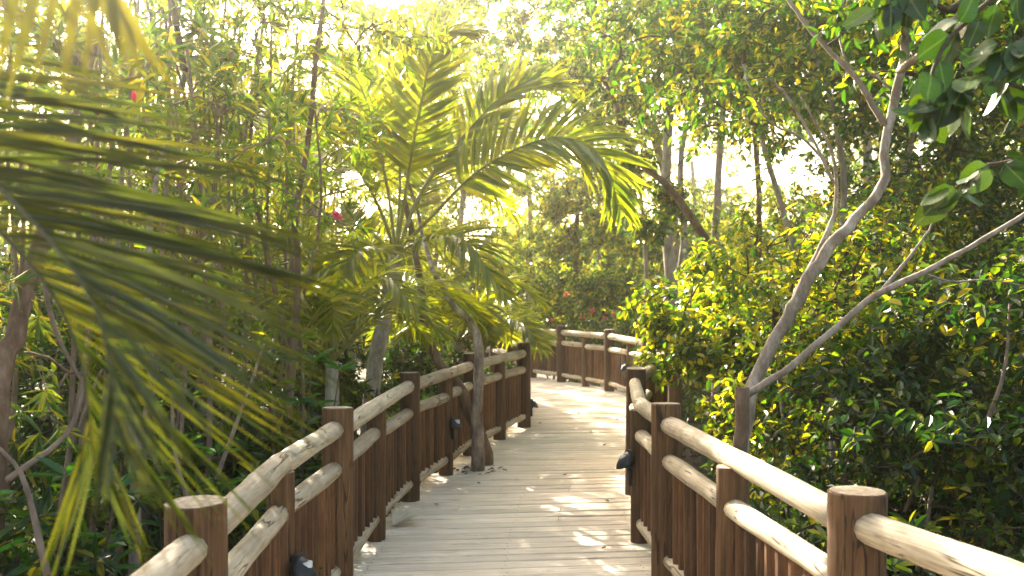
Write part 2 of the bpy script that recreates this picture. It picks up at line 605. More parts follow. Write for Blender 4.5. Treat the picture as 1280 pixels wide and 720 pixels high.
def crown_mesh(starts, blobs, n_tips, sprigs, per_sprig, leaf, mats, sprig_len=0.3, droop=0.35, clump=0.5, tip_r=0.004, rmax=0.045,
               shape=(0.9, 0.8), fold=0.3, curl=0.2, out_bias=0.6, whorl=False, keep=None):
    tips = blob_points(blobs, n_tips, clump)
    tips = tips[tips[:, 2] > GROUND_Z + 0.1]
    if keep is not None:
        tips = tips[keep(tips)]
    nodes, par, ci, r0, r1 = skeleton(starts, tips, tip_r=tip_r, rmax=rmax)
    mb = MB()
    p0, p1 = nodes[par[ci]], nodes[ci]
    mid = (p0 + p1) / 2 + RNG.normal(size=p0.shape) * 0.06 * np.linalg.norm(p1 - p0, axis=1, keepdims=True)
    mid[:, 2] += 0.06 * np.linalg.norm(p1 - p0, axis=1)
    rm = (r0 + r1) / 2
    mb.add(*straight_tubes(p0, mid, r0, rm), 0)
    mb.add(*straight_tubes(mid, p1, rm, r1), 0)
    nt = len(ci)
    grow = unit(p1 - p0)
    cen = np.mean([b[0] for b in blobs], axis=0)
    outw = unit(nodes[ci] - cen)
    # sprigs
    k = np.repeat(np.arange(nt), sprigs)
    t0 = p1[k] - (p1[k] - p0[k]) * RNG.uniform(0, 0.35, (len(k), 1))
    sd = unit(grow[k] * 0.5 + outw[k] * out_bias + rand_dirs(len(k)) * 0.9 + np.array([0, 0, 0.15]))
    sl = sprig_len * RNG.uniform(0.5, 1.2, len(k))
    t1 = t0 + sd * sl[:, None]
    t1[:, 2] -= droop * 0.25 * sl
    mb.add(*straight_tubes(t0, t1, np.full(len(k), tip_r * 0.8), np.full(len(k), tip_r * 0.35), 3), 0)
    # leaves
    ns = len(k)
    q = np.repeat(np.arange(ns), per_sprig)
    j = np.tile(np.arange(per_sprig), ns)
    if whorl:
        u = 0.8 + 0.2 * (j / max(1, per_sprig - 1))
    else:
        u = 0.2 + 0.8 * (j + RNG.uniform(0, 0.5, len(j))) / per_sprig
    base = t0[q] + (t1[q] - t0[q]) * u[:, None]
    ax = sd[q]
    e1 = unit(np.cross(ax, np.array([0.13, 0.21, 1.0])))
    e2 = np.cross(ax, e1)
    ang = j * 2.399 + np.repeat(RNG.uniform(0, 6.28, ns), per_sprig)
    radial = e1 * np.cos(ang)[:, None] + e2 * np.sin(ang)[:, None]
    D = unit(radial * 0.9 + ax * (0.75 if whorl else 0.5) + np.array([0, 0, -droop]) + rand_dirs(len(j)) * 0.3)
    Nn = unit(np.array([0, 0, 0.7]) + ax * 0.5 + rand_dirs(len(j)) * 0.7)
    L = leaf[0] * RNG.uniform(0.6, 1.2, len(j))
    W = leaf[1] * RNG.uniform(0.75, 1.15, len(j))
    V, F = leaves(base, D, Nn, L, W, shape[0], shape[1], fold, curl)
    mb.add(V, F, 1, False)
    return mb.mesh('crown', mats)


TRI = [0]


def stem_part(root, pts, r0, r1, mat, name='trunk', n=14, seg=8, rough=0.08, flare=0.0):
    path = smooth_path(pts, n)
    if len(pts) > 2 or True:
        path[1:-1] += RNG.normal(size=(n - 2, 3)) * r0 * 0.12
    rr = np.linspace(0, 1, n)
    rad = r0 + (r1 - r0) * rr ** 0.8
    rad = rad * (1 + flare * np.exp(-rr * 14))
    V, F = tube(path, rad, seg, rough)
    me = MB().add(V, F, 0, True).mesh(name, [mat])
    return obj(name, me, root), path


def tree(name, label, cat, stems, blobs, n_tips, sprigs, per, leaf, leafmat, bark='bark_grey', rads=(0.07, 0.03), group=None, stem_name='trunk', seg=8, **kw):
    """stems: list of point lists (world); the first point of the first is the base"""
    base = np.array(stems[0][0], float)
    root = thing(name, label, cat, base, group)
    starts = []
    for i, st in enumerate(stems):
        r = rads[i] if isinstance(rads[0], (list, tuple)) else rads
        o, path = stem_part(root, st, r[0], r[1], M[bark], stem_name, seg=seg, flare=0.5 if r[0] > 0.05 else 0.0)
        starts.append(path[len(path) // 2:])
    starts = np.concatenate(starts)
    me = crown_mesh(starts, blobs, n_tips, sprigs, per, leaf, [M['twig'], M[leafmat]], **kw)
    obj('crown', me, root, kind='stuff')
    return root


def gpt(x, y, z=None):
    return (x, y, GROUND_Z - 0.05 if z is None else z)


# ------------------------------------------------------------------ ground
def build_ground():
    n = 90
    xs = np.sign(np.linspace(-1, 1, n)) * np.abs(np.linspace(-1, 1, n)) ** 2.2 * 160
    ys = np.linspace(0, 1, n) ** 2.0 * 220 - 25
    X, Y = np.meshgrid(xs, ys)
    Z = GROUND_Z + 0.05 * np.sin(X * 1.3 + 0.5 * Y) + 0.05 * np.sin(Y * 0.9 - X * 0.4) + 0.03 * np.sin(X * 3.1) * np.cos(Y * 2.7)
    V = np.stack([X, Y, Z], axis=-1).reshape(-1, 3)
    i = np.arange(n - 1)[:, None] * n
    j = np.arange(n - 1)[None, :]
    F = np.stack([i + j, i + j + 1, i + n + j + 1, i + n + j], axis=-1).reshape(-1, 4)
    obj('ground', make_mesh('ground', V, [F], [M['soil']], smooth=True), kind='structure')
    # fallen leaves over the soil
    m = 14000
    x = RNG.uniform(-9, 9, m)
    y = RNG.uniform(1.0, 20, m)
    z = GROUND_Z + 0.05 * np.sin(x * 1.3 + 0.5 * y) + 0.05 * np.sin(y * 0.9 - x * 0.4) + 0.03 * np.sin(x * 3.1) * np.cos(y * 2.7) + RNG.uniform(0.0, 0.05, m)
    D = unit(np.stack([RNG.normal(size=m), RNG.normal(size=m), RNG.normal(size=m) * 0.25], axis=-1))
    N = unit(np.array([0, 0, 1.0]) + rand_dirs(m) * 0.4)
    V, F = leaves(np.stack([x, y, z], -1), D, N, RNG.uniform(0.06, 0.13, m), RNG.uniform(0.03, 0.06, m))
    obj('leaf_litter', make_mesh('leaf_litter', V, [F], [M['litter']], smooth=False), kind='stuff')


build_ground()

# ------------------------------------------------------------------ boardwalk
STL = np.array([(-1.0, -2.6), (-0.92, -1.0), (-0.88, 0.6), (-0.95, 3.0), (-0.97, 5.4), (-0.82, 7.9), (-0.42, 10.0), (0.12, 12.1), (0.17, 13.6), (0.0, 15.1), (-0.4, 16.4), (-1.2, 17.5), (-2.4, 18.3), (-4.0, 18.6)])
STR = np.array([(2.6, -2.6), (2.3, -0.9), (1.75, 1.0), (1.12, 3.2), (0.88, 5.6), (1.0, 8.1), (1.5, 10.2), (1.92, 12.3), (1.95, 14.2), (1.6, 16.4), (0.9, 18.1), (0.0, 19.6), (-1.6, 20.7), (-4.0, 21.0)])


def build_deck():
    root = bpy.data.objects.new('boardwalk', None)
    COL.objects.link(root)
    root['kind'] = 'structure'
    l = smooth_path(STL, 1500)
    r = smooth_path(STR, 1500)
    w = unit(r - l)
    l = l - w * 0.16
    r = r + w * 0.16
    mid = (l + r) / 2
    arc = np.concatenate([[0], np.cumsum(np.linalg.norm(np.diff(mid, axis=0), axis=1))])
    pitch = 0.148
    nb = int(arc[-1] / pitch)
    for i in range(nb):
        s0, s1 = i * pitch, (i + 1) * pitch

        def at(c, s):
            return np.array([np.interp(s, arc, c[:, 0]), np.interp(s, arc, c[:, 1])])
        gap = 0.010
        A, B, C, D = at(l, s0), at(r, s0), at(r, s1), at(l, s1)
        fa = gap / pitch * random.uniform(0.6, 1.3)
        A2, B2 = A + (D - A) * fa * 0.5, B + (C - B) * fa * 0.5
        D2, C2 = D - (D - A) * fa * 0.5, C - (C - B) * fa * 0.5
        cuts = [0, 1]
        if random.random() < 0.3:
            cuts = [0, random.choice((0.32, 0.5, 0.68)) + random.uniform(-0.04, 0.04), 1]
        z0 = random.uniform(-0.0035, 0.0035)
        for a, b in zip(cuts[:-1], cuts[1:]):
            g = 0.0025 if len(cuts) > 2 else 0
            e0, e1 = (RNG.uniform(-0.02, 0.02) if a == 0 else 0), (RNG.uniform(-0.02, 0.02) if b == 1 else 0)
            L = np.linalg.norm(B2 - A2)
            u0, u1 = a + (g / L if a > 0 else e0 / L), b - (g / L if b < 1 else e1 / L)
            zz = z0 + random.uniform(-0.002, 0.002)
            nseg = 5
            us = np.linspace(u0, u1, nseg)
            cen = ((A2 + D2) / 2 * (1 - (a + b) / 2) + (B2 + C2) / 2 * ((a + b) / 2))
            dirv = unit((B2 + C2) / 2 - (A2 + D2) / 2)
            ang = math.atan2(dirv[1], dirv[0])
            Rm = np.array([[math.cos(-ang), -math.sin(-ang)], [math.sin(-ang), math.cos(-ang)]])
            bev = 0.006
            prof = []
            bow = random.uniform(-0.003, 0.003)
            tw = random.uniform(-0.002, 0.002)
            for q, u in enumerate(us):
                pa = (A2 * (1 - u) + B2 * u - cen) @ Rm.T
                pd = (D2 * (1 - u) + C2 * u - cen) @ Rm.T
                h = bow * math.sin(math.pi * q / (nseg - 1)) + RNG.uniform(-0.0006, 0.0006)
                wob = RNG.uniform(-0.0012, 0.0012, 2)
                y0, y1 = pa[1] + wob[0], pd[1] + wob[1]
                xx0, xx1 = pa[0], pd[0]
                prof.append([(xx0, y0, -0.035), (xx0, y0, h - bev - tw), (xx0, y0 + bev, h - tw), (xx1, y1 - bev, h + tw), (xx1, y1, h - bev + tw), (xx1, y1, -0.035)])
            V = np.array(prof).reshape(-1, 3)
            k = 6
            ii = np.arange(nseg - 1)[:, None] * k
            jj = np.arange(k)[None]
            j2 = ((np.arange(k) + 1) % k)[None]
            F = np.stack([ii + jj, ii + k + jj, ii + k + j2, ii + j2], -1).reshape(-1, 4)
            e = (nseg - 1) * k
            caps = np.array([[0, 1, 2, 3], [0, 3, 4, 5], [e + 3, e + 2, e + 1, e], [e + 5, e + 4, e + 3, e]])
            me = make_mesh('plank', V, [F, caps], [M['plank']], [0, 0], smooth=False)
            o = obj('plank', me, root)
            o.location = (cen[0], cen[1], zz)
            o.rotation_euler = (0, 0, ang)
    # nail heads in two rows, and a few leaves blown onto the boards
    mb = MB()
    lv = []
    for i in range(nb):
        s = (i + 0.5) * pitch
        A = np.array([np.interp(s, arc, l[:, 0]), np.interp(s, arc, l[:, 1])])
        B = np.array([np.interp(s, arc, r[:, 0]), np.interp(s, arc, r[:, 1])])
        t = unit(np.array([-(B - A)[1], (B - A)[0]]))
        for f in (0.12, 0.5, 0.88):
            for k in (-0.035, 0.035):
                c = A + (B - A) * f + t * k + RNG.normal(size=2) * 0.006
                a = np.linspace(0, 2 * np.pi, 6, endpoint=False)
                V = np.column_stack([c[0] + np.cos(a) * 0.006, c[1] + np.sin(a) * 0.006, np.full(6, 0.0075)])
                mb.add(np.vstack([V, [c[0], c[1], 0.0085]]), np.array([(6, q, (q + 1) % 6) for q in range(6)]), 0, False)
        for k in range(RNG.poisson(0.4)):
            f = RNG.choice([RNG.uniform(0.03, 0.2), RNG.uniform(0.8, 0.97), RNG.uniform(0.05, 0.95)])
            c = A + (B - A) * f
            lv.append((c[0], c[1] + RNG.uniform(-0.06, 0.06), 0.014))
    obj('nails', mb.mesh('nails', [M['nail']]), root, kind='stuff')
    for k in range(34):
        a = RNG.uniform(0, 6.28)
        q = RNG.uniform(0.1, 0.3)
        lv.append((-0.31 + math.cos(a) * q, 9.17 + math.sin(a) * q, 0.013))
    lv = np.array(lv)
    m = len(lv)
    D = unit(np.column_stack([RNG.normal(size=m), RNG.normal(size=m), RNG.normal(size=m) * 0.1]))
    V, F = leaves(lv, D, unit(np.array([0, 0, 1.0]) + rand_dirs(m) * 0.15), RNG.uniform(0.03, 0.075, m), RNG.uniform(0.015, 0.035, m))
    obj('fallen_leaves', make_mesh('fallen_leaves', V, [F], [M['litter']], smooth=False), kind='stuff')
    # joists under the boards
    for f in (0.12, 0.5, 0.88):
        c = l * (1 - f) + r * f
        c = c[::50]
        pts = np.column_stack([c, np.full(len(c), -0.115)])
        V, F = tube(pts, 0.07, 4, 0)
        obj('joist', MB().add(V, F, 0, False).mesh('joist', [M['beam']]), root)


build_deck()

# ------------------------------------------------------------------ railings
TOP_Z, MID_Z, LOW_Z, POST_Z = 0.90, 0.70, 0.135, 1.015


def log_mesh(name, length, r, mats, dome=0.7, curve=0.0, seg=12):
    """a debarked log lying along x, with rounded ends"""
    n = max(6, int(length / 0.14))
    x = np.linspace(-length / 2, length / 2, n)
    rad = r * (1 + RNG.normal(size=n) * 0.018 + 0.035 * np.sin(np.linspace(0, RNG.uniform(4, 9), n) + RNG.uniform(0, 6)))
    y = curve * (1 - (2 * x / length) ** 2) + np.cumsum(RNG.normal(size=n)) * r * 0.025
    y -= np.linspace(y[0], y[-1], n)
    y += curve * (1 - (2 * x / length) ** 2) * 0
    z = np.cumsum(RNG.normal(size=n)) * r * 0.02
    z -= np.linspace(z[0], z[-1], n)
    ends = []
    hx = np.array([0.0, 0.12, 0.3, 0.55]) * r * dome * 1.6
    hr = np.array([0.35, 0.68, 0.88, 0.97])
    P0 = np.column_stack([x[0] - (hx[-1] - hx), np.full(4, y[0]), np.full(4, z[0])])
    P0[:, 0] = x[0] - hx[::-1][::-1][-1] + hx
    P1 = np.column_stack([x[-1] + hx[-1] - hx[::-1], np.full(4, y[-1]), np.full(4, z[-1])])
    pts = np.vstack([P0, np.column_stack([x, y, z]), P1])
    rr = np.concatenate([hr * rad[0], rad, hr[::-1] * rad[-1]])
    # keep x strictly increasing
    pts[:, 0] += np.arange(len(pts)) * 1e-6
    V, F = tube(pts, rr, seg, 0.015)
    mb = MB()
    mb.add(V, F, 0, True)
    return mb.mesh(name, mats)


def post_mesh(name, h, r, seg=14):
    zs = np.concatenate([np.linspace(GROUND_Z - 0.1, h - 0.012, 9), [h - 0.004]])
    n = len(zs)
    ang = np.linspace(0, 2 * np.pi, seg, endpoint=False)
    lump = RNG.normal(size=seg) * 0.018
    V = []
    for i, z in enumerate(zs):
        rr = r * (1 + lump + RNG.normal() * 0.01 + 0.05 * (1 - i / n))
        V.append(np.column_stack([np.cos(ang) * rr, np.sin(ang) * rr, np.full(seg, z)]))
    tilt = RNG.normal() * 0.05
    top = V[-1] * np.array([0.93, 0.93, 1])
    top[:, 2] = h + top[:, 0] * tilt
    V.append(top)
    V.append(np.array([[0, 0, h]]))
    V = np.concatenate(V)
    i = np.arange(n)[:, None] * seg
    j = np.arange(seg)[None]
    k = ((np.arange(seg) + 1) % seg)[None]
    Q = np.stack([i + j, i + k, i + seg + k, i + seg + j], -1).reshape(-1, 4)
    c = (n + 1) * seg
    jj = np.arange(seg)
    cap = np.stack([np.full(seg, c), n * seg + jj, n * seg + (jj + 1) % seg], -1)
    return MB().add(V, Q, 0, True).add(np.zeros((0, 3)), cap - len(V), 1, False).mesh(name, [M['post'], M['end_grain']])


def slat_mesh():
    """paling split from a log, unit height along z, flat back at +y"""
    w, t = 0.05, 0.036
    prof = [(-w, 0.006), (-w, -0.006), (-w * 0.72, -t * 0.68), (-w * 0.3, -t * 0.96), (w * 0.3, -t * 0.96), (w * 0.72, -t * 0.68), (w, -0.006), (w, 0.006)]
    k = len(prof)
    V = [(x, y, 0) for x, y in prof] + [(x, y, 1) for x, y in prof]
    F = [[i, (i + 1) % k, k + (i + 1) % k, k + i] for i in range(k)]
    tri = [[0, i + 1, i] for i in range(1, k - 1)] + [[k, k + i, k + i + 1] for i in range(1, k - 1)]
    mb = MB()
    mb.add(np.array(V, float), [np.array(F), np.array(tri)], 0, False)
    return mb.mesh('slat', [M['slat']])


SLAT = slat_mesh()


def place_log(name, a, b, r, root, dome=0.7, trim=(0, 0)):
    a, b = Vector(a), Vector(b)
    d = (b - a).normalized()
    a = a + d * trim[0]
    b = b - d * trim[1]
    L = (b - a).length
    o = obj(name, log_mesh(name, L, r, [M['rail']], dome), root)
    o.location = (a + b) / 2
    q = d.to_track_quat('X', 'Z') @ Quaternion((1, 0, 0), random.uniform(0, 6.28))
    o.rotation_mode = 'QUATERNION'
    o.rotation_quaternion = q
    return o


def railing(label, posts, mids, side, slat_ok=lambda p: True, joints=(), skip_last=False):
    """posts: tall posts (x,y); mids[i] between posts i and i+1; side: +1 garden lies at +x"""
    root = thing('railing', label, 'railing', (posts[0][0], posts[0][1], GROUND_Z))
    for p in posts:
        o = obj('post', post_mesh('post', POST_Z + random.uniform(-0.012, 0.012), (0.09 if 2.5 < p[1] < 4 else 0.08) * random.uniform(0.97, 1.06)), root)
        o.location = (p[0], p[1], 0)
        o.rotation_euler = (random.uniform(-0.012, 0.012), random.uniform(-0.012, 0.012), random.uniform(0, 6.28))
    for i, m in enumerate(mids):
        A, B = Vector((*posts[i], 0)), Vector((*posts[i + 1], 0))
        Mv = Vector((*m, 0))
        o = obj('support_post', post_mesh('support_post', TOP_Z - 0.03, 0.062 * random.uniform(0.95, 1.1)), root)
        o.location = Mv
        o.rotation_euler = (random.uniform(-0.01, 0.01), random.uniform(-0.01, 0.01), random.uniform(0, 6.28))
        zj = [random.uniform(-0.008, 0.008) for _ in range(3)]
        up = Vector((0, 0, 1))
        if i in joints or (Mv - (A + B) / 2).length > 0.07:
            place_log('handrail', A + up * (TOP_Z + zj[0]), Mv + up * (TOP_Z + zj[1] + 0.004), 0.051, root, 0.5, (0.045, -0.01))
            place_log('handrail', Mv + up * (TOP_Z + zj[1]), B + up * (TOP_Z + zj[2]), 0.049, root, 0.5, (-0.012, 0.045))
        else:
            place_log('handrail', A + up * (TOP_Z + zj[0]), B + up * (TOP_Z + zj[2]), 0.051, root, 0.6, (0.045, 0.045))
        for (u, v, t0, t1) in ((A, Mv, 0.05, 0.035), (Mv, B, 0.035, 0.05)):
            d = (v - u).normalized()
            place_log('middle_rail', u + up * (MID_Z + random.uniform(-0.01, 0.01)), v + up * (MID_Z + random.uniform(-0.01, 0.01)), 0.046, root, 0.9, (t0, t1))
            place_log('bottom_rail', u + up * (LOW_Z + random.uniform(-0.008, 0.008)), v + up * (LOW_Z + random.uniform(-0.008, 0.008)), 0.04, root, 0.9, (t0, t1))
            L = (v - u).length
            n = int((L - 0.13) / 0.112)
            nrm = Vector((d.y, -d.x, 0)) * side       # towards the garden
            for k in range(n):
                s = 0.065 + (L - 0.13) * (k + 0.5) / n
                p = u + d * s
                if not slat_ok(p):
                    continue
                o = obj('slat', SLAT, root)
                z0 = random.uniform(0.085, 0.115)
                o.location = (p.x + nrm.x * 0.012, p.y + nrm.y * 0.012, z0)
                o.rotation_euler = (random.uniform(-0.008, 0.008), random.uniform(-0.012, 0.012), math.atan2(d.y, d.x) + (math.pi if side * 1 > 0 else 0) + random.uniform(-0.06, 0.06))
                o.scale = (random.uniform(0.78, 0.93), random.uniform(0.8, 1.2), MID_Z - 0.005 - z0)
    return root


def mid_of(a, b, dx=0.0, dy=0.0):
    return ((a[0] + b[0]) / 2 + dx, (a[1] + b[1]) / 2 + dy)


LP = [(-0.86, 0.58), (-0.94, 2.99), (-0.95, 5.41), (-0.81, 7.86), (-0.42, 10.05), (0.146, 12.1), (0.0, 15.0), (-0.75, 17.1)]
LM = [mid_of(LP[0], LP[1]), (-1.0, 4.3), mid_of(LP[2], LP[3], -0.03), mid_of(LP[3], LP[4], 0.02), mid_of(LP[4], LP[5]), (0.17, 13.55), mid_of(LP[6], LP[7], 0.08)]
RP = [(1.82, 0.85), (1.11, 3.23), (0.875, 5.64), (1.0, 8.1), (1.52, 10.3)]
RM = [mid_of(RP[0], RP[1]), mid_of(RP[1], RP[2], -0.02), (0.845, 6.55), mid_of(RP[3], RP[4])]
FP = [(1.98, 12.1), (1.95, 14.2), (1.6, 16.4), (0.9, 18.1), (-0.2, 19.9), (-1.9, 20.9)]
FM = [mid_of(FP[0], FP[1]), mid_of(FP[1], FP[2], 0.05), mid_of(FP[2], FP[3], 0.03), mid_of(FP[3], FP[4], 0.05), mid_of(FP[4], FP[5])]
railing('log railing along the left edge of the boardwalk with a tree growing through it', LP, LM, -1, lambda p: 2.2 < p.y < 15.2, joints=(1, 3))
railing('log railing along the right edge of the boardwalk nearest the camera', RP, RM, 1, lambda p: 1.6 < p.y < 10.0, joints=(2,))
railing('curved log railing closing off the far bend of the boardwalk', FP, FM, 1, lambda p: p.y > 13 and p.x > -1.2)


# ------------------------------------------------------------------ path lights
def path_light(label, loc, facing, s=1.0):
    """hooded lamp on a post: facing is the direction it looks (in plan)"""
    root = thing('path_light', label, 'light', loc, 'hooded path lights on the railings')
    f = unit(np.array([facing[0], facing[1], 0.0]))
    sd = np.array([-f[1], f[0], 0])
    up = np.array([0, 0, 1.0])
    loc = np.array(loc, float)
    # hood: a dome open below, deeper at the wall than at its rim
    nu, nv = 14, 8
    V = []
    for a in np.linspace(0, math.pi, nu):
        for b in np.linspace(0, 1, nv):
            th = b * math.pi / 2
            r = 0.07 * s
            x = -math.cos(a) * r * math.cos(th)
            y = math.sin(a) * r * 1.25 * math.cos(th)
            z = 0.085 * s * math.sin(th) - 0.03 * s - 0.35 * y
            V.append(loc + sd * x + f * y + up * z)
    V = np.array(V)
    i = np.arange(nu - 1)[:, None] * nv
    j = np.arange(nv - 1)[None]
    F = np.stack([i + j, i + nv + j, i + nv + j + 1, i + j + 1], -1).reshape(-1, 4)
    o = obj('hood', MB().add(V, F, 0, True).mesh('hood', [M['lamp_black']]), root)
    so = o.modifiers.new('thick', 'SOLIDIFY')
    so.thickness = 0.005
    # back plate, stem, lens
    ang = np.linspace(0, 2 * np.pi, 16, endpoint=False)
    V, F = tube([loc - f * 0.012, loc + f * 0.012], 0.066 * s, 16, 0)
    obj('back_plate', MB().add(V, F, 0, False).mesh('back_plate', [M['lamp_black']]), root)
    V, F = tube([loc + f * 0.035 + up * 0.03, loc + f * 0.035 - up * 0.03, loc + f * 0.035 - up * 0.05], [0.028 * s, 0.03 * s, 0.015 * s], 10, 0)
    obj('lens', MB().add(V, F, 0, True).mesh('lens', [M['lamp_lens']]), root)
    V, F = tube([loc - f * 0.005 - up * 0.05 * s, loc - f * 0.005 - up * 0.17 * s], 0.016 * s, 8, 0)
    obj('conduit', MB().add(V, F, 0, True).mesh('conduit', [M['lamp_black']]), root)
    return root


path_light('black hooded light low on the nearest left support post', (LM[1][0] + 0.082, LM[1][1] - 0.02, 0.46), (1, -0.25), 1.0)
path_light('black hooded light on the left railing just before the deck tree', (LM[3][0] + 0.075, LM[3][1] - 0.05, 0.47), (0.9, -0.5), 0.85)
path_light('black hooded light facing the deck on the right railing', (RM[2][0] - 0.078, RM[2][1] - 0.03, 0.55), (-1, -0.25), 1.0)
path_light('black hooded light at the far end of the left railing', (LP[5][0] + 0.095, LP[5][1] + 0.02, 0.28), (1, 0.1), 0.9)
path_light('small black hooded light on the far curved railing', (FM[1][0] - 0.08, FM[1][1] - 0.03, 0.48), (-0.9, -0.3))


# ------------------------------------------------------------------ palms
def leaflet_mesh(name, mat, droop=0.25, twist=0.0, nseg=6):
    """unit leaflet along +x, keeled along its midrib, drooping at the tip"""
    V = []
    for i in range(nseg + 1):
        t = i / nseg
        w = 0.5 * (math.sin(math.pi * min(1, t * 0.8 + 0.16)) ** 0.8) * (1 - t ** 5)
        z = -droop * t ** 2.2
        x = t * (1 - 0.12 * droop * t)
        k = 0.02
        V += [(x, w, z + k * w), (x, 0, z - 0.006), (x, -w, z + k * w)]
    F = []
    for i in range(nseg):
        a = i * 3
        F += [(a, a + 1, a + 4, a + 3), (a + 1, a + 2, a + 5, a + 4)]
    return np.array(V, float), np.array(F, int)


LFT = [leaflet_mesh('leaflet', None, d) for d in (0.12, 0.28, 0.5)]
LFT_ME = {}
for key in ('palm_leaflet', 'fore_leaflet', 'gold_leaflet'):
    LFT_ME[key] = [MB().add(V, F, 0, True).mesh('leaflet', [M[key]]) for V, F in LFT]


FRONT = -1


def frond(root, ctrl, normal, n_pairs, length, width, t0=0.2, a0=62, a1=22, rad=0.012, mode='stuff', mat='palm_leaflet', droop_ix=None, vee=0.25, sweep=0.0, jitter=0.1, label=None, lprof=None, left_from=0.0, stalk='rachis', tipthin=0.0):
    """ctrl: rachis points (world); normal: side of the frond that looks up"""
    path = smooth_path(ctrl, 26)
    n = len(path)
    V, F = tube(path, np.linspace(rad, rad * 0.18, n), 6, 0.02)
    mb = MB().add(V, F, 0, True)
    T = unit(np.gradient(path, axis=0))
    nrm = np.asarray(normal, float)
    mats = [M[stalk], M['palm_leaf']]
    placed = []
    for i in range(n_pairs):
        u = t0 + (1 - t0) * (i + 0.5) / n_pairs
        f = u * (n - 1)
        k = min(n - 2, int(f))
        w = f - k
        p = path[k] * (1 - w) + path[k + 1] * w
        t = unit(T[k] * (1 - w) + T[k + 1] * w)
        U = unit(nrm - t * np.dot(nrm, t))
        Sd = np.cross(t, U)
        q = (u - t0) / (1 - t0)
        prof = (0.55 + 0.45 * math.sin(math.pi * (0.18 + 0.62 * q))) * (1 - 0.55 * q ** 4) if lprof is None else lprof(q)
        for s in (-1, 1):
            if s * FRONT < 0 and q < left_from:
                continue
            a = math.radians(a0 + (a1 - a0) * q + random.uniform(-6, 6))
            d = t * math.cos(a) + Sd * s * math.sin(a) + U * (vee + random.uniform(-jitter, jitter))
            d = d + np.array([0, 0, -sweep])
            d = unit(d + RNG.normal(size=3) * jitter * 0.4)
            side = unit(np.cross(U + RNG.normal(size=3) * 0.2, d))
            up = np.cross(d, side)
            L = length * prof * random.uniform(0.88, 1.1)
            W = width * random.uniform(0.85, 1.15) * (0.75 + 0.25 * prof) * (1 - tipthin * q)
            placed.append((p, d, side, up, L, W))
    if mode == 'parts':
        fr = obj('frond', mb.mesh('frond', mats[:1]), root, label=label)
        for p, d, side, up, L, W in placed:
            o = obj('leaflet', LFT_ME[mat][random.randrange(3) if droop_ix is None else droop_ix], fr)
            m = Matrix(((d[0] * L, side[0] * W, up[0] * L, p[0]), (d[1] * L, side[1] * W, up[1] * L, p[1]), (d[2] * L, side[2] * W, up[2] * L, p[2]), (0, 0, 0, 1)))
            o.matrix_basis = m
    else:
        for p, d, side, up, L, W in placed:
            v, f = LFT[random.randrange(3) if droop_ix is None else droop_ix]
            mb.add(p + np.outer(v[:, 0] * L, d) + np.outer(v[:, 1] * W, side) + np.outer(v[:, 2] * L, up), f, 1, True)
        fr = obj('frond', mb.mesh('frond', mats), root, kind='stuff')
    return fr


def ringed_trunk(root, pts, r0, r1, mat='bark_palm'):
    path = smooth_path(pts, 40)
    rr = np.linspace(r0, r1, 40) * (1 + 0.05 * (np.arange(40) % 3 == 0))
    V, F = tube(path, rr, 12, 0.02)
    return obj('trunk', MB().add(V, F, 0, True).mesh('trunk', [M[mat]]), root)


def random_fronds(root, C, n, length, rise, n_pairs, ll, lw, seed, el=(15, 80), droop=0.6, az=None, **kw):
    rs = random.Random(seed)
    C = np.array(C, float)
    for i in range(n):
        a = (i * 2.39996 + rs.uniform(-0.3, 0.3)) if az is None else rs.uniform(*az)
        e = math.radians(rs.uniform(*el))
        L = length * rs.uniform(0.8, 1.15)
        h = np.array([math.cos(a), math.sin(a), 0])
        p1 = C + (h * math.cos(e) + np.array([0, 0, math.sin(e)])) * L * 0.4
        p2 = p1 + (h * math.cos(e * 0.55) + np.array([0, 0, math.sin(e * 0.45)])) * L * 0.3
        p3 = p2 + (h * 0.8 + np.array([0, 0, -droop])) * L * 0.33
        nm = np.array([0, 0, 1.0]) + h * -0.4 + np.array([rs.uniform(-0.3, 0.3), rs.uniform(-0.3, 0.3), 0])
        frond(root, [C, p1, p2, p3], nm, n_pairs, ll, lw, **kw)


# the tall feathery palm over the left railing
pc = P(495, 318, 10.0)
palm = thing('palm_tree', 'tall feathery palm with long arching fronds behind the left railing', 'palm', (P(452, 640, 10)[0], 10.0, GROUND_Z))
ringed_trunk(palm, [gpt(P(452, 640, 10)[0], 10.0), P(466, 480, 10), P(482, 390, 10), P(495, 320, 10)], 0.085, 0.068)
FR = [
    ([pc, P(508, 235, 9.9), P(524, 140, 9.7), P(546, 58, 9.5), P(592, 40, 9.3)], (0.2, -0.5, 0.8), 56, 0.6),
    ([pc, P(530, 235, 10.1), P(588, 160, 10.2), P(640, 112, 10.4), P(696, 104, 10.6)], (-0.5, -0.8, 0.4), 62, 0.74),
    ([pc, P(548, 262, 9.9), P(606, 208, 9.7), P(690, 172, 9.5), P(748, 194, 9.3), P(776, 262, 9.2)], (0.1, -0.8, 0.55), 62, 0.72),
    ([pc, P(484, 235, 10.1), P(466, 150, 10.2), P(436, 84, 10.3), P(392, 66, 10.3)], (0.1, -0.5, 0.8), 34, 0.6),
    ([pc, P(474, 260, 9.8), P(440, 205, 9.5), P(396, 196, 9.2), P(362, 250, 9.0)], (0.0, -0.4, 0.9), 34, 0.58),
]
for c, nm, npair, L in FR[1:3]:
    frond(palm, c, nm, npair, L, 0.048, mode='parts', t0=0.3, rad=0.02)
for c, nm, npair, L in FR[:1] + FR[3:]:
    frond(palm, c, nm, int(npair * 1.25), L, 0.046, t0=0.3, rad=0.02)
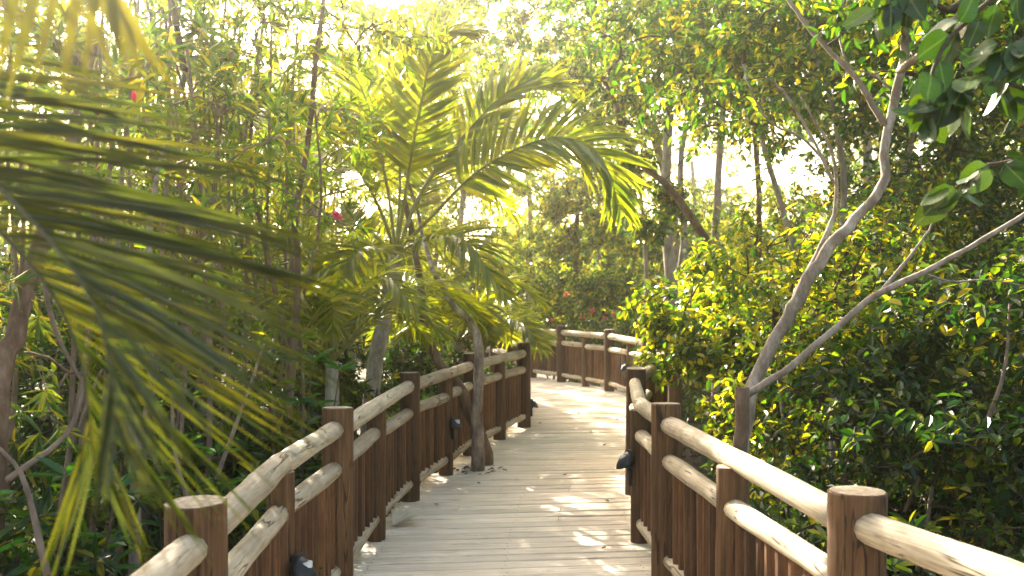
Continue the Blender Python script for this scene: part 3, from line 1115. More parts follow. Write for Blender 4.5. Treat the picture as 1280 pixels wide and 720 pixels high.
for c, nm in [
    ([pc, P(500, 220, 10.6), P(498, 110, 11.1), P(470, 30, 11.5), P(430, 10, 11.6)], (0.2, -0.6, 0.7)),
    ([pc, P(530, 300, 9.6), P(580, 300, 9.2), P(632, 372, 8.9)], (0.1, -0.4, 0.9)),
    ([pc, P(455, 285, 10.3), P(415, 275, 10.6), P(378, 340, 10.8)], (0, -0.4, 0.9)),
    ([pc, P(520, 250, 10.8), P(560, 190, 11.6), P(600, 170, 12.2)], (0, -0.5, 0.8)),
    ([pc, P(470, 310, 9.5), P(440, 320, 9.1), P(410, 390, 8.8)], (0, -0.4, 0.9)),
]:
    frond(palm, c, nm, 44, 0.55, 0.04, t0=0.25, rad=0.017)

# smaller palms in the clump
p2 = thing('palm_tree', 'young golden palm glowing behind the trunk that stands in the deck', 'palm', (P(570, 500, 12.6)[0], 12.6, GROUND_Z))
c2 = P(572, 428, 12.6)
ringed_trunk(p2, [gpt(P(570, 500, 12.6)[0], 12.6), c2 + np.array([0, 0, -0.4]), c2], 0.08, 0.06)
random_fronds(p2, c2, 14, 1.45, 1, 36, 0.46, 0.04, 5, el=(20, 75), rad=0.014, t0=0.18)
p3 = thing('palm_tree', 'low palm with drooping tips beside the left railing', 'palm', (P(412, 500, 8.2)[0], 8.2, GROUND_Z))
c3 = P(415, 452, 8.2)
ringed_trunk(p3, [gpt(P(412, 500, 8.2)[0], 8.2), c3 + np.array([0, 0, -0.4]), c3], 0.07, 0.05)
random_fronds(p3, c3, 13, 1.35, 1, 26, 0.42, 0.032, 9, el=(25, 80), rad=0.012, t0=0.2)
p4 = thing('palm_tree', 'hazy tall palm at the top left behind the thin stems', 'palm', (P(372, 500, 12)[0], 12, GROUND_Z))
c4 = P(386, 250, 12)
ringed_trunk(p4, [gpt(P(372, 500, 12)[0], 12), P(380, 350, 12), c4], 0.09, 0.07)
random_fronds(p4, c4, 14, 2.6, 1, 32, 0.6, 0.042, 15, el=(15, 80), rad=0.018, t0=0.25)
p5 = thing('palm_tree', 'bushy palm with golden green fronds left of the tall palm trunk', 'palm', (P(440, 500, 11.2)[0], 11.2, GROUND_Z))
c5 = P(436, 405, 11.2)
ringed_trunk(p5, [gpt(P(440, 500, 11.2)[0], 11.2), c5 + np.array([0, 0, -0.5]), c5], 0.08, 0.06)
random_fronds(p5, c5, 14, 1.8, 1, 28, 0.5, 0.038, 23, el=(20, 80), rad=0.014, t0=0.2)

# the blurred palm right beside the camera
fb = (-1.75, 0.95, GROUND_Z)
fp = thing('palm_tree', 'blurred olive green palm reaching into the left foreground', 'palm', fb)
fc = np.array((-1.6, 1.05, 2.25))
ringed_trunk(fp, [(fb[0], fb[1], GROUND_Z - 0.05), (-1.72, 0.98, 0.8), fc], 0.09, 0.07)
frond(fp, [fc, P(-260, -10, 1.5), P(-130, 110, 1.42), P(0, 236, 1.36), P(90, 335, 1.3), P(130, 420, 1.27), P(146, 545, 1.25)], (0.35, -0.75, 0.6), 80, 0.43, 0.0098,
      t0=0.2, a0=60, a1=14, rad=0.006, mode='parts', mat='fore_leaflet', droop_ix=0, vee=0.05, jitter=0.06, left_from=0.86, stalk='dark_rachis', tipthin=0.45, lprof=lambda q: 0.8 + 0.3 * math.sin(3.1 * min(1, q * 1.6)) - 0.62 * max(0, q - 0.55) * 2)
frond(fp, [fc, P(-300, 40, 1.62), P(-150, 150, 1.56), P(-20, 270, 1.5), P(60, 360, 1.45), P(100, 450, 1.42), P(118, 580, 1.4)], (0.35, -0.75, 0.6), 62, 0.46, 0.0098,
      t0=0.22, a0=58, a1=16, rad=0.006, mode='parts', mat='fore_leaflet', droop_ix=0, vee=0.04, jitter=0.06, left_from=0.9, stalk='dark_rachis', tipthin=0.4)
frond(fp, [fc, P(-200, -160, 1.2), P(-60, -130, 1.1), P(60, -75, 1.05), P(150, -10, 1.0)], (0.2, -0.5, 0.85), 11, 0.2, 0.013,
      t0=0.4, a0=70, a1=30, rad=0.006, mode='parts', mat='gold_leaflet', droop_ix=1, vee=-0.2, sweep=0.9)
random_fronds(fp, fc, 5, 1.3, 1, 26, 0.36, 0.024, 3, el=(30, 80), az=(2.4, 4.6), rad=0.008, t0=0.25)

# ------------------------------------------------------------------ trees standing in the deck and by the right railing
dt = thing('tree', 'crooked bare grey tree growing up through the boardwalk planks', 'tree', (-0.31, 9.17, -0.1))
dd = 9.17
s1, path1 = stem_part(dt, [(-0.31, dd, GROUND_Z - 0.05), P(598, 588, dd), P(596, 510, dd), P(597, 440, dd), P(588, 405, dd), P(556, 365, dd + 0.1), P(536, 320, dd + 0.9), P(515, 240, dd + 1.7), P(480, 120, dd + 2.2)], 0.074, 0.012, M['bark_lean'], 'trunk', n=26, flare=0.25)
s2, path2 = stem_part(dt, [(-0.2, dd + 0.35, GROUND_Z - 0.05), P(606, 566, dd + 0.3), P(590, 520, dd + 0.3), P(570, 478, dd + 0.3), P(545, 448, dd + 0.35), P(530, 400, dd + 0.5), P(526, 350, dd + 0.8), P(505, 250, dd + 1.2)], 0.075, 0.03, M['bark_brown'], 'trunk', n=22)
me = crown_mesh(np.vstack([path1[-8:], path2[-5:]]), [(P(520, 90, 11), (0.9, 0.9, 0.7)), (P(440, 130, 10.8), (0.7, 0.7, 0.6))], 60, 4, 6, (0.09, 0.04), [M['bark_grey'], M['pale_leaf']])
obj('crown', me, dt, kind='stuff')

ld = 5.25
lt = thing('tree', 'slender grey tree leaning right behind the right railing with a bare forked branch', 'tree', (P(922, 800, ld)[0], ld, GROUND_Z))
t1, pa = stem_part(lt, [(P(915, 800, ld)[0], ld, GROUND_Z - 0.05), P(926, 580, ld), P(942, 482, ld), P(975, 415, ld), P(1006, 360, ld), P(1034, 312, ld), P(1074, 268, ld), P(1104, 225, ld), P(1110, 160, ld), P(1128, 80, ld), P(1138, 0, ld), P(1150, -90, ld)],
                   0.047, 0.017, M['bark_lean'], 'trunk', n=48, seg=12, rough=0.09)
b1, pb = stem_part(lt, [P(1106, 155, ld), P(1072, 100, ld - .05), P(1036, 62, ld - .1), P(1000, 20, ld - .1), P(970, -30, ld - .1)], 0.019, 0.009, M['bark_grey'], 'branch', n=20, seg=7)
b2, pb2 = stem_part(lt, [P(985, 400, ld), P(1000, 362, ld + .06), P(1024, 315, ld + .15), P(1044, 258, ld + .2), P(1040, 190, ld + .2), P(1000, 118, ld + .1)], 0.03, 0.004, M['bark_lean'], 'branch', n=22, seg=8)
for pts, r in (([P(1042, 230, ld + .2), P(1018, 178, ld + .15), P(984, 120, ld + .1), P(958, 96, ld)], 0.011), ([P(1036, 205, ld + .2), P(1002, 172, ld + .1), P(960, 150, ld), P(930, 96, ld - .1)], 0.009), ([P(1114, 110, ld), P(1090, 94, ld - .1), P(1066, 84, ld - .15), P(1050, 66, ld - .2)], 0.007), ([P(1060, 85, ld), P(1050, 40, ld + .1), P(1062, -20, ld + .1)], 0.009), ([P(1150, 340, ld - .3), P(1190, 352, ld - .2), P(1240, 350, ld - .2), P(1300, 362, ld - .2)], 0.007)):
    stem_part(lt, pts, r, r * 0.4, M['bark_grey'], 'branch', n=16, seg=6, rough=0.12)
b3, pb3 = stem_part(lt, [P(932, 494, ld - 0.1), P(985, 460, ld - .15), P(1050, 405, ld - .2), P(1100, 366, ld - .25), P(1160, 338, ld - .3), P(1220, 305, ld - .35), P(1290, 262, ld - .4), P(1380, 190, ld - .5)], 0.021, 0.011, M['bark_grey'], 'branch', n=24, seg=8)
b4, pb4 = stem_part(lt, [P(1096, 370, ld - .25), P(1130, 330, ld - .2), P(1160, 290, ld - .15), P(1166, 270, ld - .15)], 0.013, 0.003, M['bark_grey'], 'branch', n=14, seg=7)
b5, pb5 = stem_part(lt, [P(1124, 90, ld), P(1180, 40, ld - .3), P(1240, -40, ld - .5)], 0.022, 0.01, M['bark_grey'], 'branch', n=10, seg=7)
me = crown_mesh(np.vstack([pa[-10:], pb[-10:], pb2[-6:], pb5[-5:]]), [(P(1000, -10, ld), (0.75, 0.8, 0.45)), (P(1140, 20, ld + .3), (0.8, 0.8, 0.5)), (P(1000, 130, ld + .5), (0.45, 0.5, 0.3)), (P(1230, 20, ld + .2), (0.5, 0.6, 0.5)), ((2.9, 5.6, 4.3), (1.3, 1.5, 0.7)), ((3.9, 4.6, 4.0), (1.2, 1.3, 0.7))],  # last two blobs lie out of view, added to shade the shrubs below
                330, 4, 6, (0.085, 0.042), [M['twig'], M['green_leaf']], sprig_len=0.22, tip_r=0.003)
obj('crown', me, lt, kind='stuff')
st = thing('tree_stump', 'slim cut grey stump standing beside the leaning tree', 'stump', (P(925, 800, 5.0)[0], 5.0, GROUND_Z))
stem_part(st, [(P(922, 800, 5.0)[0], 5.0, GROUND_Z - 0.05), P(924, 620, 5.0), P(928, 484, 5.0)], 0.046, 0.036, M['bark_brown'], 'trunk', n=10, seg=10)

# ------------------------------------------------------------------ broad-leaved branch over the right foreground
def broad_leaf_mesh():
    n = 8
    V, F = [], []
    for i in range(n + 1):
        t = i / n
        w = 0.5 * math.sin(math.pi * (0.04 + 0.96 * t) ** 0.8) ** 0.75 if 0 < t < 1 else 0.02
        z = -0.12 * t ** 2 + 0.03 * math.sin(t * 7)
        V += [(t, w, z + 0.1 * w), (t, w * 0.5, z + 0.03), (t, 0, z), (t, -w * 0.5, z + 0.03), (t, -w, z + 0.1 * w)]
    for i in range(n):
        for k in range(4):
            a = i * 5 + k
            F.append((a, a + 1, a + 6, a + 5))
    return MB().add(np.array(V, float), np.array(F), 0, True).mesh('leaf', [M['broad_leaf']])


BL = broad_leaf_mesh()
bt = thing('broadleaf_tree', 'large oval leaved tree hanging dark leaves over the top right corner', 'tree', (2.75, 2.75, GROUND_Z))
tb, _ = stem_part(bt, [(2.75, 2.75, GROUND_Z - 0.05), (2.6, 2.8, 1.0), (2.35, 2.85, 2.2), (1.9, 2.9, 3.1)], 0.07, 0.03, M['bark_grey'], 'trunk', n=16)
BD = 2.9
twigs = [
    [(2.3, 2.86, 2.3), P(1420, 160, BD), P(1300, 118, BD - .05), P(1225, 100, BD - .1), P(1180, 130, BD - .15)],
    [(2.32, 2.86, 2.25), P(1400, 250, BD + .1), P(1310, 210, BD + .1), P(1240, 205, BD + .05), P(1195, 235, BD)],
    [(1.95, 2.9, 3.0), P(1330, -60, BD), P(1250, -10, BD), P(1180, 60, BD - .05), P(1150, 150, BD - .1)],
    [(1.95, 2.9, 3.0), P(1230, -90, BD + .3), P(1150, -30, BD + .3), P(1100, 10, BD + .3)],
    [(1.95, 2.9, 3.0), P(1360, 20, BD - .2), P(1300, 40, BD - .2), P(1260, 60, BD - .2)],
]
for tw in twigs:
    b, path = stem_part(bt, tw, 0.012, 0.004, M['twig'], 'branch', n=18, seg=6)
    m = 0
    for k in range(5, 18):
        for s in range(2 if k < 16 else 3):
            if random.random() < 0.12:
                continue
            p = path[k] + RNG.normal(size=3) * 0.012
            ax = unit(path[min(17, k + 1)] - path[k - 1])
            d = unit(ax * 0.5 + np.array([RNG.normal() * 0.8, RNG.normal() * 0.6, -0.55 + RNG.normal() * 0.5]))
            nn = unit(np.array([RNG.normal() * 0.6, -0.6 + RNG.normal() * 0.5, 0.6]))
            sd = unit(np.cross(nn, d))
            up = np.cross(d, sd)
            L = random.uniform(0.08, 0.125)
            W = L * random.uniform(0.62, 0.78)
            o = obj('leaf', BL, bt)
            st0 = p + d * 0.02
            o.matrix_parent_inverse = Matrix.Translation(-Vector(bt.location))
            o.matrix_basis = Matrix(((d[0] * L, sd[0] * W, up[0] * L, st0[0]), (d[1] * L, sd[1] * W, up[1] * L, st0[1]), (d[2] * L, sd[2] * W, up[2] * L, st0[2]), (0, 0, 0, 1)))


obj('crown', crown_mesh([(2.2, 2.86, 2.5), (1.9, 2.9, 3.1)], [((2.6, 3.2, 3.9), (1.1, 1.2, 0.6)), ((3.4, 3.4, 3.2), (1.0, 1.1, 0.8))], 90, 4, 6, (0.1, 0.062), [M['twig'], M['dark_leaf']], sprig_len=0.22), bt, kind='stuff')  # unseen overhead crown, added to block skylight from the right shrubs

# ------------------------------------------------------------------ flowers
def flower(root, p, r, mat='petal', n=14):
    p = np.array(p, float)
    d = rand_dirs(n)
    V, F = leaves(np.tile(p, (n, 1)), d, rand_dirs(n), np.full(n, r), np.full(n, r * 0.9), 0.9, 1.0, 0.3, 0.3)
    obj('flower', make_mesh('flower', V, [F], [M[mat]], smooth=False), root)


# ------------------------------------------------------------------ left: tall thin-stemmed shrubs
def reed_shrub(label, x, y, h, spread, n_stems, n_tips, leafmat='lance_leaf', leaf=(0.13, 0.026), low=0.3, rad=(0.017, 0.008), lean=0.0, flowers=(), bark='reed', per=7, sprigs=3):
    root = thing('shrub', label, 'shrub', (x, y, GROUND_Z))
    starts = []
    top = GROUND_Z + h
    for i in range(n_stems):
        a = random.uniform(0, 6.28)
        b = np.array([x + math.cos(a) * 0.18, y + math.sin(a) * 0.18, GROUND_Z - 0.05])
        e = np.array([x + lean + math.cos(a) * spread * random.uniform(0.3, 1), y + math.sin(a) * spread * random.uniform(0.3, 1), top * random.uniform(0.75, 1.0)])
        m1 = b * 0.65 + e * 0.35 + RNG.normal(size=3) * 0.1
        m2 = b * 0.3 + e * 0.7 + RNG.normal(size=3) * 0.1
        r = rad[0] * random.uniform(0.7, 1.5)
        o, path = stem_part(root, [b, m1, m2, e], r, rad[1], M[bark], 'stem', n=12, seg=6)
        starts.append(path[4:])
    starts = np.concatenate(starts)
    zc = GROUND_Z + h * (low + (1 - low) * 0.5)
    me = crown_mesh(starts, [((x + lean * 0.7, y, zc), (spread * 1.1, spread * 1.1, h * (1 - low) * 0.55))], n_tips, sprigs, per, leaf, [M[bark], M[leafmat]], sprig_len=0.2, droop=0.15,
                    tip_r=0.0035, rmax=0.014, shape=(0.95, 0.6), fold=0.25, curl=0.12, whorl=True, clump=0.7)
    obj('crown', me, root, kind='stuff')
    for p, r, mt in flowers:
        flower(root, p, r, mt)
    return root


reed_shrub('tangle of bare grey stems at the far left behind the blurred palm', -2.35, 4.6, 4.0, 0.8, 15, 120, low=0.45)
reed_shrub('tall thin stemmed shrub between the blurred palm and the nearest left railing', -1.95, 5.9, 4.0, 0.6, 11, 110, low=0.4)
reed_shrub('shrub of upright reedy stems tipped by a single coral bud', -2.7, 7.2, 5.0, 0.8, 16, 120, low=0.45, flowers=[(P(168, 122, 5.2), 0.04, 'petal_coral')])
reed_shrub('narrow leaved shrub with reddish stems right of the blurred fronds', -1.85, 7.5, 4.8, 0.5, 10, 105, low=0.4, flowers=[(P(301, 191, 6.6), 0.04, 'petal_coral'), (P(421, 271, 7.2), 0.045, 'petal')])
reed_shrub('hazy thin stemmed shrub under the brightest glare', -3.5, 9.6, 5.4, 0.9, 14, 135)
reed_shrub('tall reedy shrub just left of the hazy palm', -2.75, 10.6, 5.6, 0.7, 11, 115)
reed_shrub('dense narrow leaved shrub at the left frame edge in the haze', -4.7, 8.6, 5.0, 0.9, 12, 140)
reed_shrub('far thin stemmed shrub in the glare behind the coral bud', -5.0, 12.6, 6.4, 1.0, 12, 170)
reed_shrub('far narrow leaved shrub in the haze behind the palms', -3.0, 13.6, 6.2, 1.0, 11, 170)

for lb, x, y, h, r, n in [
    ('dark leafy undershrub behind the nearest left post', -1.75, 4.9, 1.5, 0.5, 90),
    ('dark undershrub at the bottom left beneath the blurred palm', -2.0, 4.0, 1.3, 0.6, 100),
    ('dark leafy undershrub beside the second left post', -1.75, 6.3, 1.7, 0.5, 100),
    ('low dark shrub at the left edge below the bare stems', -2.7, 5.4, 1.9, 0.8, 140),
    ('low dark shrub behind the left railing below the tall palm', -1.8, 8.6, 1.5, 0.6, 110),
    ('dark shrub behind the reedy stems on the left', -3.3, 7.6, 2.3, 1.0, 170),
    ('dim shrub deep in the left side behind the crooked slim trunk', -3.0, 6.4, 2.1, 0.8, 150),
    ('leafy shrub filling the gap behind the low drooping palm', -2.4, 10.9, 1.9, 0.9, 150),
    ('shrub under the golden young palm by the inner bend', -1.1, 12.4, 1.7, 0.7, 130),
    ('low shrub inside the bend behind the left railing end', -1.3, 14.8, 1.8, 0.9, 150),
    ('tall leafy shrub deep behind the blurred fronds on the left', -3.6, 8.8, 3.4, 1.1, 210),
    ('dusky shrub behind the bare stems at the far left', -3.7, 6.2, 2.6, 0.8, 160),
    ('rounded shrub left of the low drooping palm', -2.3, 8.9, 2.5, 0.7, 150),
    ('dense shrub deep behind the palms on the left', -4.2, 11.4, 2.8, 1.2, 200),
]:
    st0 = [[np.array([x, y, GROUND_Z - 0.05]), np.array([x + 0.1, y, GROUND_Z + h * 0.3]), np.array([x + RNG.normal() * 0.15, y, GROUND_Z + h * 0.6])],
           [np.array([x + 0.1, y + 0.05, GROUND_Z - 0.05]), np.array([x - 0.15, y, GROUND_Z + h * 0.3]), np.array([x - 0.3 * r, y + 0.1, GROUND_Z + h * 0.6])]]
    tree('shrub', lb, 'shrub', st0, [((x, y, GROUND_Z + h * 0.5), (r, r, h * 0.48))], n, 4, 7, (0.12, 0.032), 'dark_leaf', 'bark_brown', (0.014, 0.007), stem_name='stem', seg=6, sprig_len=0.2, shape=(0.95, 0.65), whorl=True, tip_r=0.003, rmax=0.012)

# bigger bare trunks on the left
gt = tree('tree', 'brown rough trunk leaning at the far left under the blurred fronds', 'tree',
          [[gpt(-2.05, 3.8), P(-5, 520, 3.9), P(20, 420, 4.0), P(48, 315, 4.1), P(90, 170, 4.4), P(120, 40, 4.8)]],
          [((-2.9, 4.0, 3.9), (1.0, 1.0, 0.5)), ((-3.1, 3.2, 3.4), (1.0, 1.0, 0.6))], 120, 4, 7, (0.1, 0.04), 'pale_leaf', 'bark_brown', (0.055, 0.025))  # crown enlarged out of view to darken the lower left
tree('tree', 'crooked slim trunk with pale patches rising behind the drooping fronds', 'tree',
     [[gpt(-1.75, 4.6), P(168, 600, 4.7), P(160, 480, 4.8), P(185, 380, 5.0), P(190, 250, 5.4), P(230, 90, 6)]],
     [((-1.9, 6.3, 4.0), (0.7, 0.8, 0.6))], 50, 4, 6, (0.1, 0.04), 'pale_leaf', 'bark_grey', (0.03, 0.014))
tree('tree', 'reddish brown twisted trunk rising left of the palms into the haze', 'tree',
     [[gpt(-1.42, 6.9), P(362, 520, 7), P(368, 430, 7), P(372, 330, 7), P(368, 270, 7), P(385, 180, 7.1), P(396, 70, 7.3), P(410, -60, 7.6)],
      [P(366, 480, 7), P(352, 400, 7.1), P(330, 300, 7.3), P(312, 190, 7.5), P(330, 20, 7.8)]],
     [(P(400, -40, 7.6), (0.8, 0.9, 0.6)), (P(320, 10, 7.9), (0.7, 0.8, 0.6))], 60, 4, 7, (0.1, 0.036), 'pale_leaf', 'bark_brown', ((0.034, 0.016), (0.026, 0.012)))


# saplings and leafy shoots on the forest floor
def sapling(label, x, y, h, n_whorl=4, leaf=(0.16, 0.034), mat='shoot_leaf', stems=3, spread=0.25):
    root = thing('sapling', label, 'plant', (x, y, GROUND_Z), 'leafy saplings under the trees')
    mb = MB()
    for s in range(stems):
        a = random.uniform(0, 6.28)
        e = np.array([x + math.cos(a) * spread * random.uniform(0.3, 1), y + math.sin(a) * spread * random.uniform(0.3, 1), GROUND_Z + h * random.uniform(0.7, 1)])
        o, path = stem_part(root, [(x, y, GROUND_Z - 0.03), ((x + e[0]) / 2 + RNG.normal() * 0.05, (y + e[1]) / 2, (GROUND_Z + e[2]) / 2), e], 0.009, 0.004, M['twig'], 'stem', n=8, seg=5)
        for k in range(n_whorl):
            c = path[-1 - min(k, 5)]
            m = 8 if k == 0 else 5
            ang = np.arange(m) * 2.399 + random.uniform(0, 6)
            D = unit(np.stack([np.cos(ang), np.sin(ang), RNG.uniform(0.1, 0.9, m) - k * 0.1], -1))
            N = unit(np.array([0, 0, 1.0]) + rand_dirs(m) * 0.4)
            mb.add(*leaves(np.tile(c, (m, 1)) + D * 0.01, D, N, leaf[0] * RNG.uniform(0.7, 1.2, m), leaf[1] * RNG.uniform(0.8, 1.2, m), 0.9, 0.8, 0.3, 0.25), 0, False)
    obj('foliage', mb.mesh('foliage', [M[mat]]), root, kind='stuff')
    return root


for lb, x, y, h in [
    ('bright green leaf rosette beside the nearest left post', P(172, 690, 3.4)[0], 3.4, 1.35),
    ('bright green shoot low at the left edge below the brown trunk', P(30, 520, 3.7)[0], 3.7, 1.75),
    ('leafy green sapling left of the hanging frond tips', P(85, 640, 3.9)[0], 3.9, 1.55),
    ('small green sapling in the bottom left corner', P(60, 700, 3.1)[0], 3.1, 1.2),
    ('green sapling behind the nearest left handrail', P(300, 480, 5.2)[0], 5.2, 1.75),
    ('leafy shoot poking up by the second tall left post', P(400, 490, 6.0)[0], 6.0, 1.9),
    ('green sapling by the short post of the nearest left bay', P(350, 430, 6.4)[0], 6.4, 2.0),
    ('slender sapling among the bare stems under the fronds', P(180, 460, 5.0)[0], 5.0, 1.9),
]:
    sapling(lb, x, y, h)
for lb, x, y, h in [
    ('yellow green sapling below the nearest right handrail', P(1150, 690, 3.9)[0], 3.9, 1.2),
    ('lit sapling at the bottom right corner', P(1230, 690, 4.1)[0], 4.1, 1.15),
    ('leafy sapling between the cut stump and the nearest right post', P(1010, 600, 4.8)[0], 4.8, 1.35),
    ('low sapling in the dark under the right shrubs', P(1200, 600, 5.4)[0], 5.4, 1.3),
]:
    sapling(lb, x, y, h, leaf=(0.11, 0.045), mat='gold_leaf', spread=0.4, stems=5)


# ------------------------------------------------------------------ right: shrubs and trees
def bush(label, x, y, h, r, n_tips, leafmat='green_leaf', leaf=(0.085, 0.042), low=0.2, sprigs=4, per=6, name='shrub', cat='shrub', stems=3, bark='bark_grey', blobs=None, **kw):
    top = GROUND_Z + h
    st = []
    for i in range(stems):
        a = i * 2.4 + random.uniform(-0.5, 0.5)
        e = np.array([x + math.cos(a) * r * 0.5, y + math.sin(a) * r * 0.5, GROUND_Z + h * random.uniform(0.5, 0.75)])
        b = np.array([x + math.cos(a) * 0.08, y + math.sin(a) * 0.08, GROUND_Z - 0.05])
        st.append([b, b * 0.6 + e * 0.4 + RNG.normal(size=3) * 0.08, e])
    zc = GROUND_Z + h * (low + (1 - low) * 0.5)
    if blobs is None:
        blobs = [((x, y, zc), (r, r, h * (1 - low) * 0.5))]
    return tree(name, label, cat, st, blobs, n_tips, sprigs, per, leaf, leafmat, bark, (0.025, 0.012), stem_name='stem', seg=6, **kw)


bush('golden leaved round shrub spilling over the right railing at the bend', 2.0, 8.9, 2.9, 0.85, 260, 'gold_leaf', (0.09, 0.055), low=0.35, sprig_len=0.22,
     blobs=[((1.95, 8.9, 1.45), (0.7, 0.8, 0.6)), ((1.55, 9.1, 1.1), (0.35, 0.5, 0.5)), ((2.3, 8.6, 0.8), (0.6, 0.7, 0.8))])
bush('yellow green shrub behind the leaning tree foot', 2.3, 7.2, 2.7, 0.75, 190, 'gold_leaf', (0.085, 0.045), low=0.15)
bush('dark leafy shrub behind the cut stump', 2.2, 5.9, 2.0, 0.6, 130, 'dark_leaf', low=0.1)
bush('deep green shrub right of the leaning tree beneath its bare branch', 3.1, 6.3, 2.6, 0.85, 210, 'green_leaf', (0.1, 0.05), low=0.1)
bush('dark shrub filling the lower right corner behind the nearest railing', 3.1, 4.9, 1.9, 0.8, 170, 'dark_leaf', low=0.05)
bush('tall green shrub at the right frame edge under the forked branch', 4.2, 7.2, 3.1, 1.0, 260, 'green_leaf', (0.1, 0.05), low=0.1)
bush('broad green thicket behind the deep green shrub on the right', 3.6, 8.8, 3.2, 1.1, 280, 'green_leaf', low=0.1)
bush('sunlit thicket right of the golden shrub', 3.0, 10.2, 3.4, 1.0, 260, 'gold_leaf', (0.085, 0.045), low=0.1)
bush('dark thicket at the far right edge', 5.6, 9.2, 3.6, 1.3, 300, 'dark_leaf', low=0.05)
bush('green thicket behind the far right shrubs', 5.2, 12.0, 3.8, 1.4, 300, 'green_leaf', low=0.05)

RT = 'canopy_leaf'
tree('tree', 'multi stemmed grey tree behind the golden shrub spreading over the right side', 'tree',
     [[gpt(2.9, 9.6), P(1010, 400, 9.6), P(990, 300, 9.6), P(960, 200, 9.7), P(930, 80, 9.8)],
      [gpt(3.0, 9.7), P(1040, 380, 9.7), P(1055, 260, 9.7), P(1045, 150, 9.7), P(1010, 40, 9.8)],
      [gpt(3.1, 9.6), P(1080, 360, 9.6), P(1120, 250, 9.6), P(1150, 130, 9.6)]],
     [(P(930, 90, 9.8), (1.1, 1.2, 0.8)), (P(1050, 60, 9.8), (1.1, 1.2, 0.9)), (P(1170, 130, 9.7), (1.0, 1.0, 0.9))],
     330, 4, 6, (0.1, 0.048), RT, 'bark_grey', ((0.05, 0.02), (0.05, 0.02), (0.045, 0.02)), clump=0.6)
tree('tree', 'tree with a crooked brown limb reaching left over the bend', 'tree',
     [[gpt(3.4, 12.4), P(940, 420, 12.4), P(900, 330, 12.3), P(872, 285, 12.2), P(835, 232, 12.1), P(792, 196, 12.0), P(770, 130, 11.9)],
      [P(940, 420, 12.4), P(950, 280, 12.6), P(940, 120, 12.8)]],
     [(P(770, 100, 12), (1.1, 1.3, 0.8)), (P(870, 60, 12.4), (1.3, 1.4, 0.9)), (P(960, 90, 12.8), (0.9, 1.1, 0.6))],
     260, 4, 6, (0.105, 0.05), RT, 'bark_brown', ((0.075, 0.03), (0.05, 0.03)), clump=0.55)
tree('tree', 'pale trunked tree standing between the bend and the brown limb', 'tree',
     [[gpt(2.55, 16), P(838, 340, 16), P(832, 260, 16), P(836, 150, 16), P(850, 30, 16)],
      [P(838, 400, 16), P(856, 300, 16.1), P(850, 200, 16.2), P(880, 60, 16.4)]],
     [(P(830, 60, 16), (1.6, 1.6, 1.2)), (P(760, 20, 16), (1.5, 1.6, 1.0)), (P(900, 70, 16), (1.2, 1.4, 0.9))],
     240, 4, 6, (0.125, 0.06), 'canopy_leaf', 'bark_pale', ((0.1, 0.06), (0.07, 0.04)), clump=0.55)
tree('tree', 'thin pale sapling trunk rising behind the far curved railing', 'tree',
     [[gpt(1.95, 14.9), P(808, 380, 14.6), P(806, 300, 14.5), P(800, 240, 14.4), P(790, 200, 14.4)]],
     [(P(790, 235, 14.4), (0.5, 0.5, 0.6)), (P(815, 270, 14.4), (0.4, 0.4, 0.4))], 50, 4, 6, (0.13, 0.06), 'canopy_leaf', 'bark_pale', (0.04, 0.02))
tree('tree', 'straight grey trunked tree behind the golden shrub', 'tree',
     [[gpt(2.95, 14.4), P(894, 360, 14.4), P(896, 240, 14.4), P(905, 100, 14.5), P(900, -40, 14.6)]],
     [(P(950, 30, 14.5), (1.5, 1.6, 1.2)), (P(880, -30, 14.5), (1.5, 1.6, 1.0))],
     220, 4, 6, (0.115, 0.055), 'canopy_leaf', 'bark_grey', (0.07, 0.04), clump=0.55)
tree('tree', 'dense green tree rising at the right edge behind the broad leaves', 'tree',
     [[gpt(5.0, 10.6), P(1230, 350, 10.6), P(1210, 200, 10.6), P(1200, 60, 10.6)]],
     [(P(1200, 90, 10.6), (1.4, 1.4, 1.0)), (P(1290, 170, 10.4), (1.2, 1.3, 1.0)), (P(1120, 10, 10.8), (1.1, 1.2, 0.9)), (P(1230, 280, 10.6), (1.1, 1.2, 0.6)), ((4.6, 8.2, 4.4), (1.5, 1.6, 0.7)), ((3.3, 7.4, 4.7), (1.1, 1.2, 0.6))],  # last two clumps added overhead to keep skylight off the right shrubs
     460, 4, 6, (0.1, 0.05), 'canopy_leaf', 'bark_brown', (0.08, 0.04), clump=0.6)
tree('tree', 'tall spreading tree far back on the right', 'tree',
     [[gpt(6.2, 17), P(1090, 330, 17), P(1080, 150, 17), P(1060, 0, 17)]],
     [(P(1070, 60, 17), (2.2, 2.0, 1.6)), (P(1170, 160, 17), (1.9, 1.9, 1.4)), (P(990, 80, 17.4), (1.4, 1.7, 1.0))],
     240, 4, 6, (0.14, 0.07), 'canopy_leaf', 'bark_grey', (0.12, 0.06), clump=0.5)
tree('tree', 'tall dark tree closing the far right background', 'tree',
     [[gpt(10.5, 19), (10.3, 19, 3), (10.2, 19, 6)]],
     [((10, 19, 5.5), (2.6, 2.2, 1.8)), ((8.2, 18.6, 3.5), (1.9, 1.8, 1.8)), ((10.5, 19, 2.2), (2.2, 2, 1.5))],
     300, 4, 6, (0.15, 0.075), 'dark_leaf', 'bark_grey', (0.14, 0.07), clump=0.5)
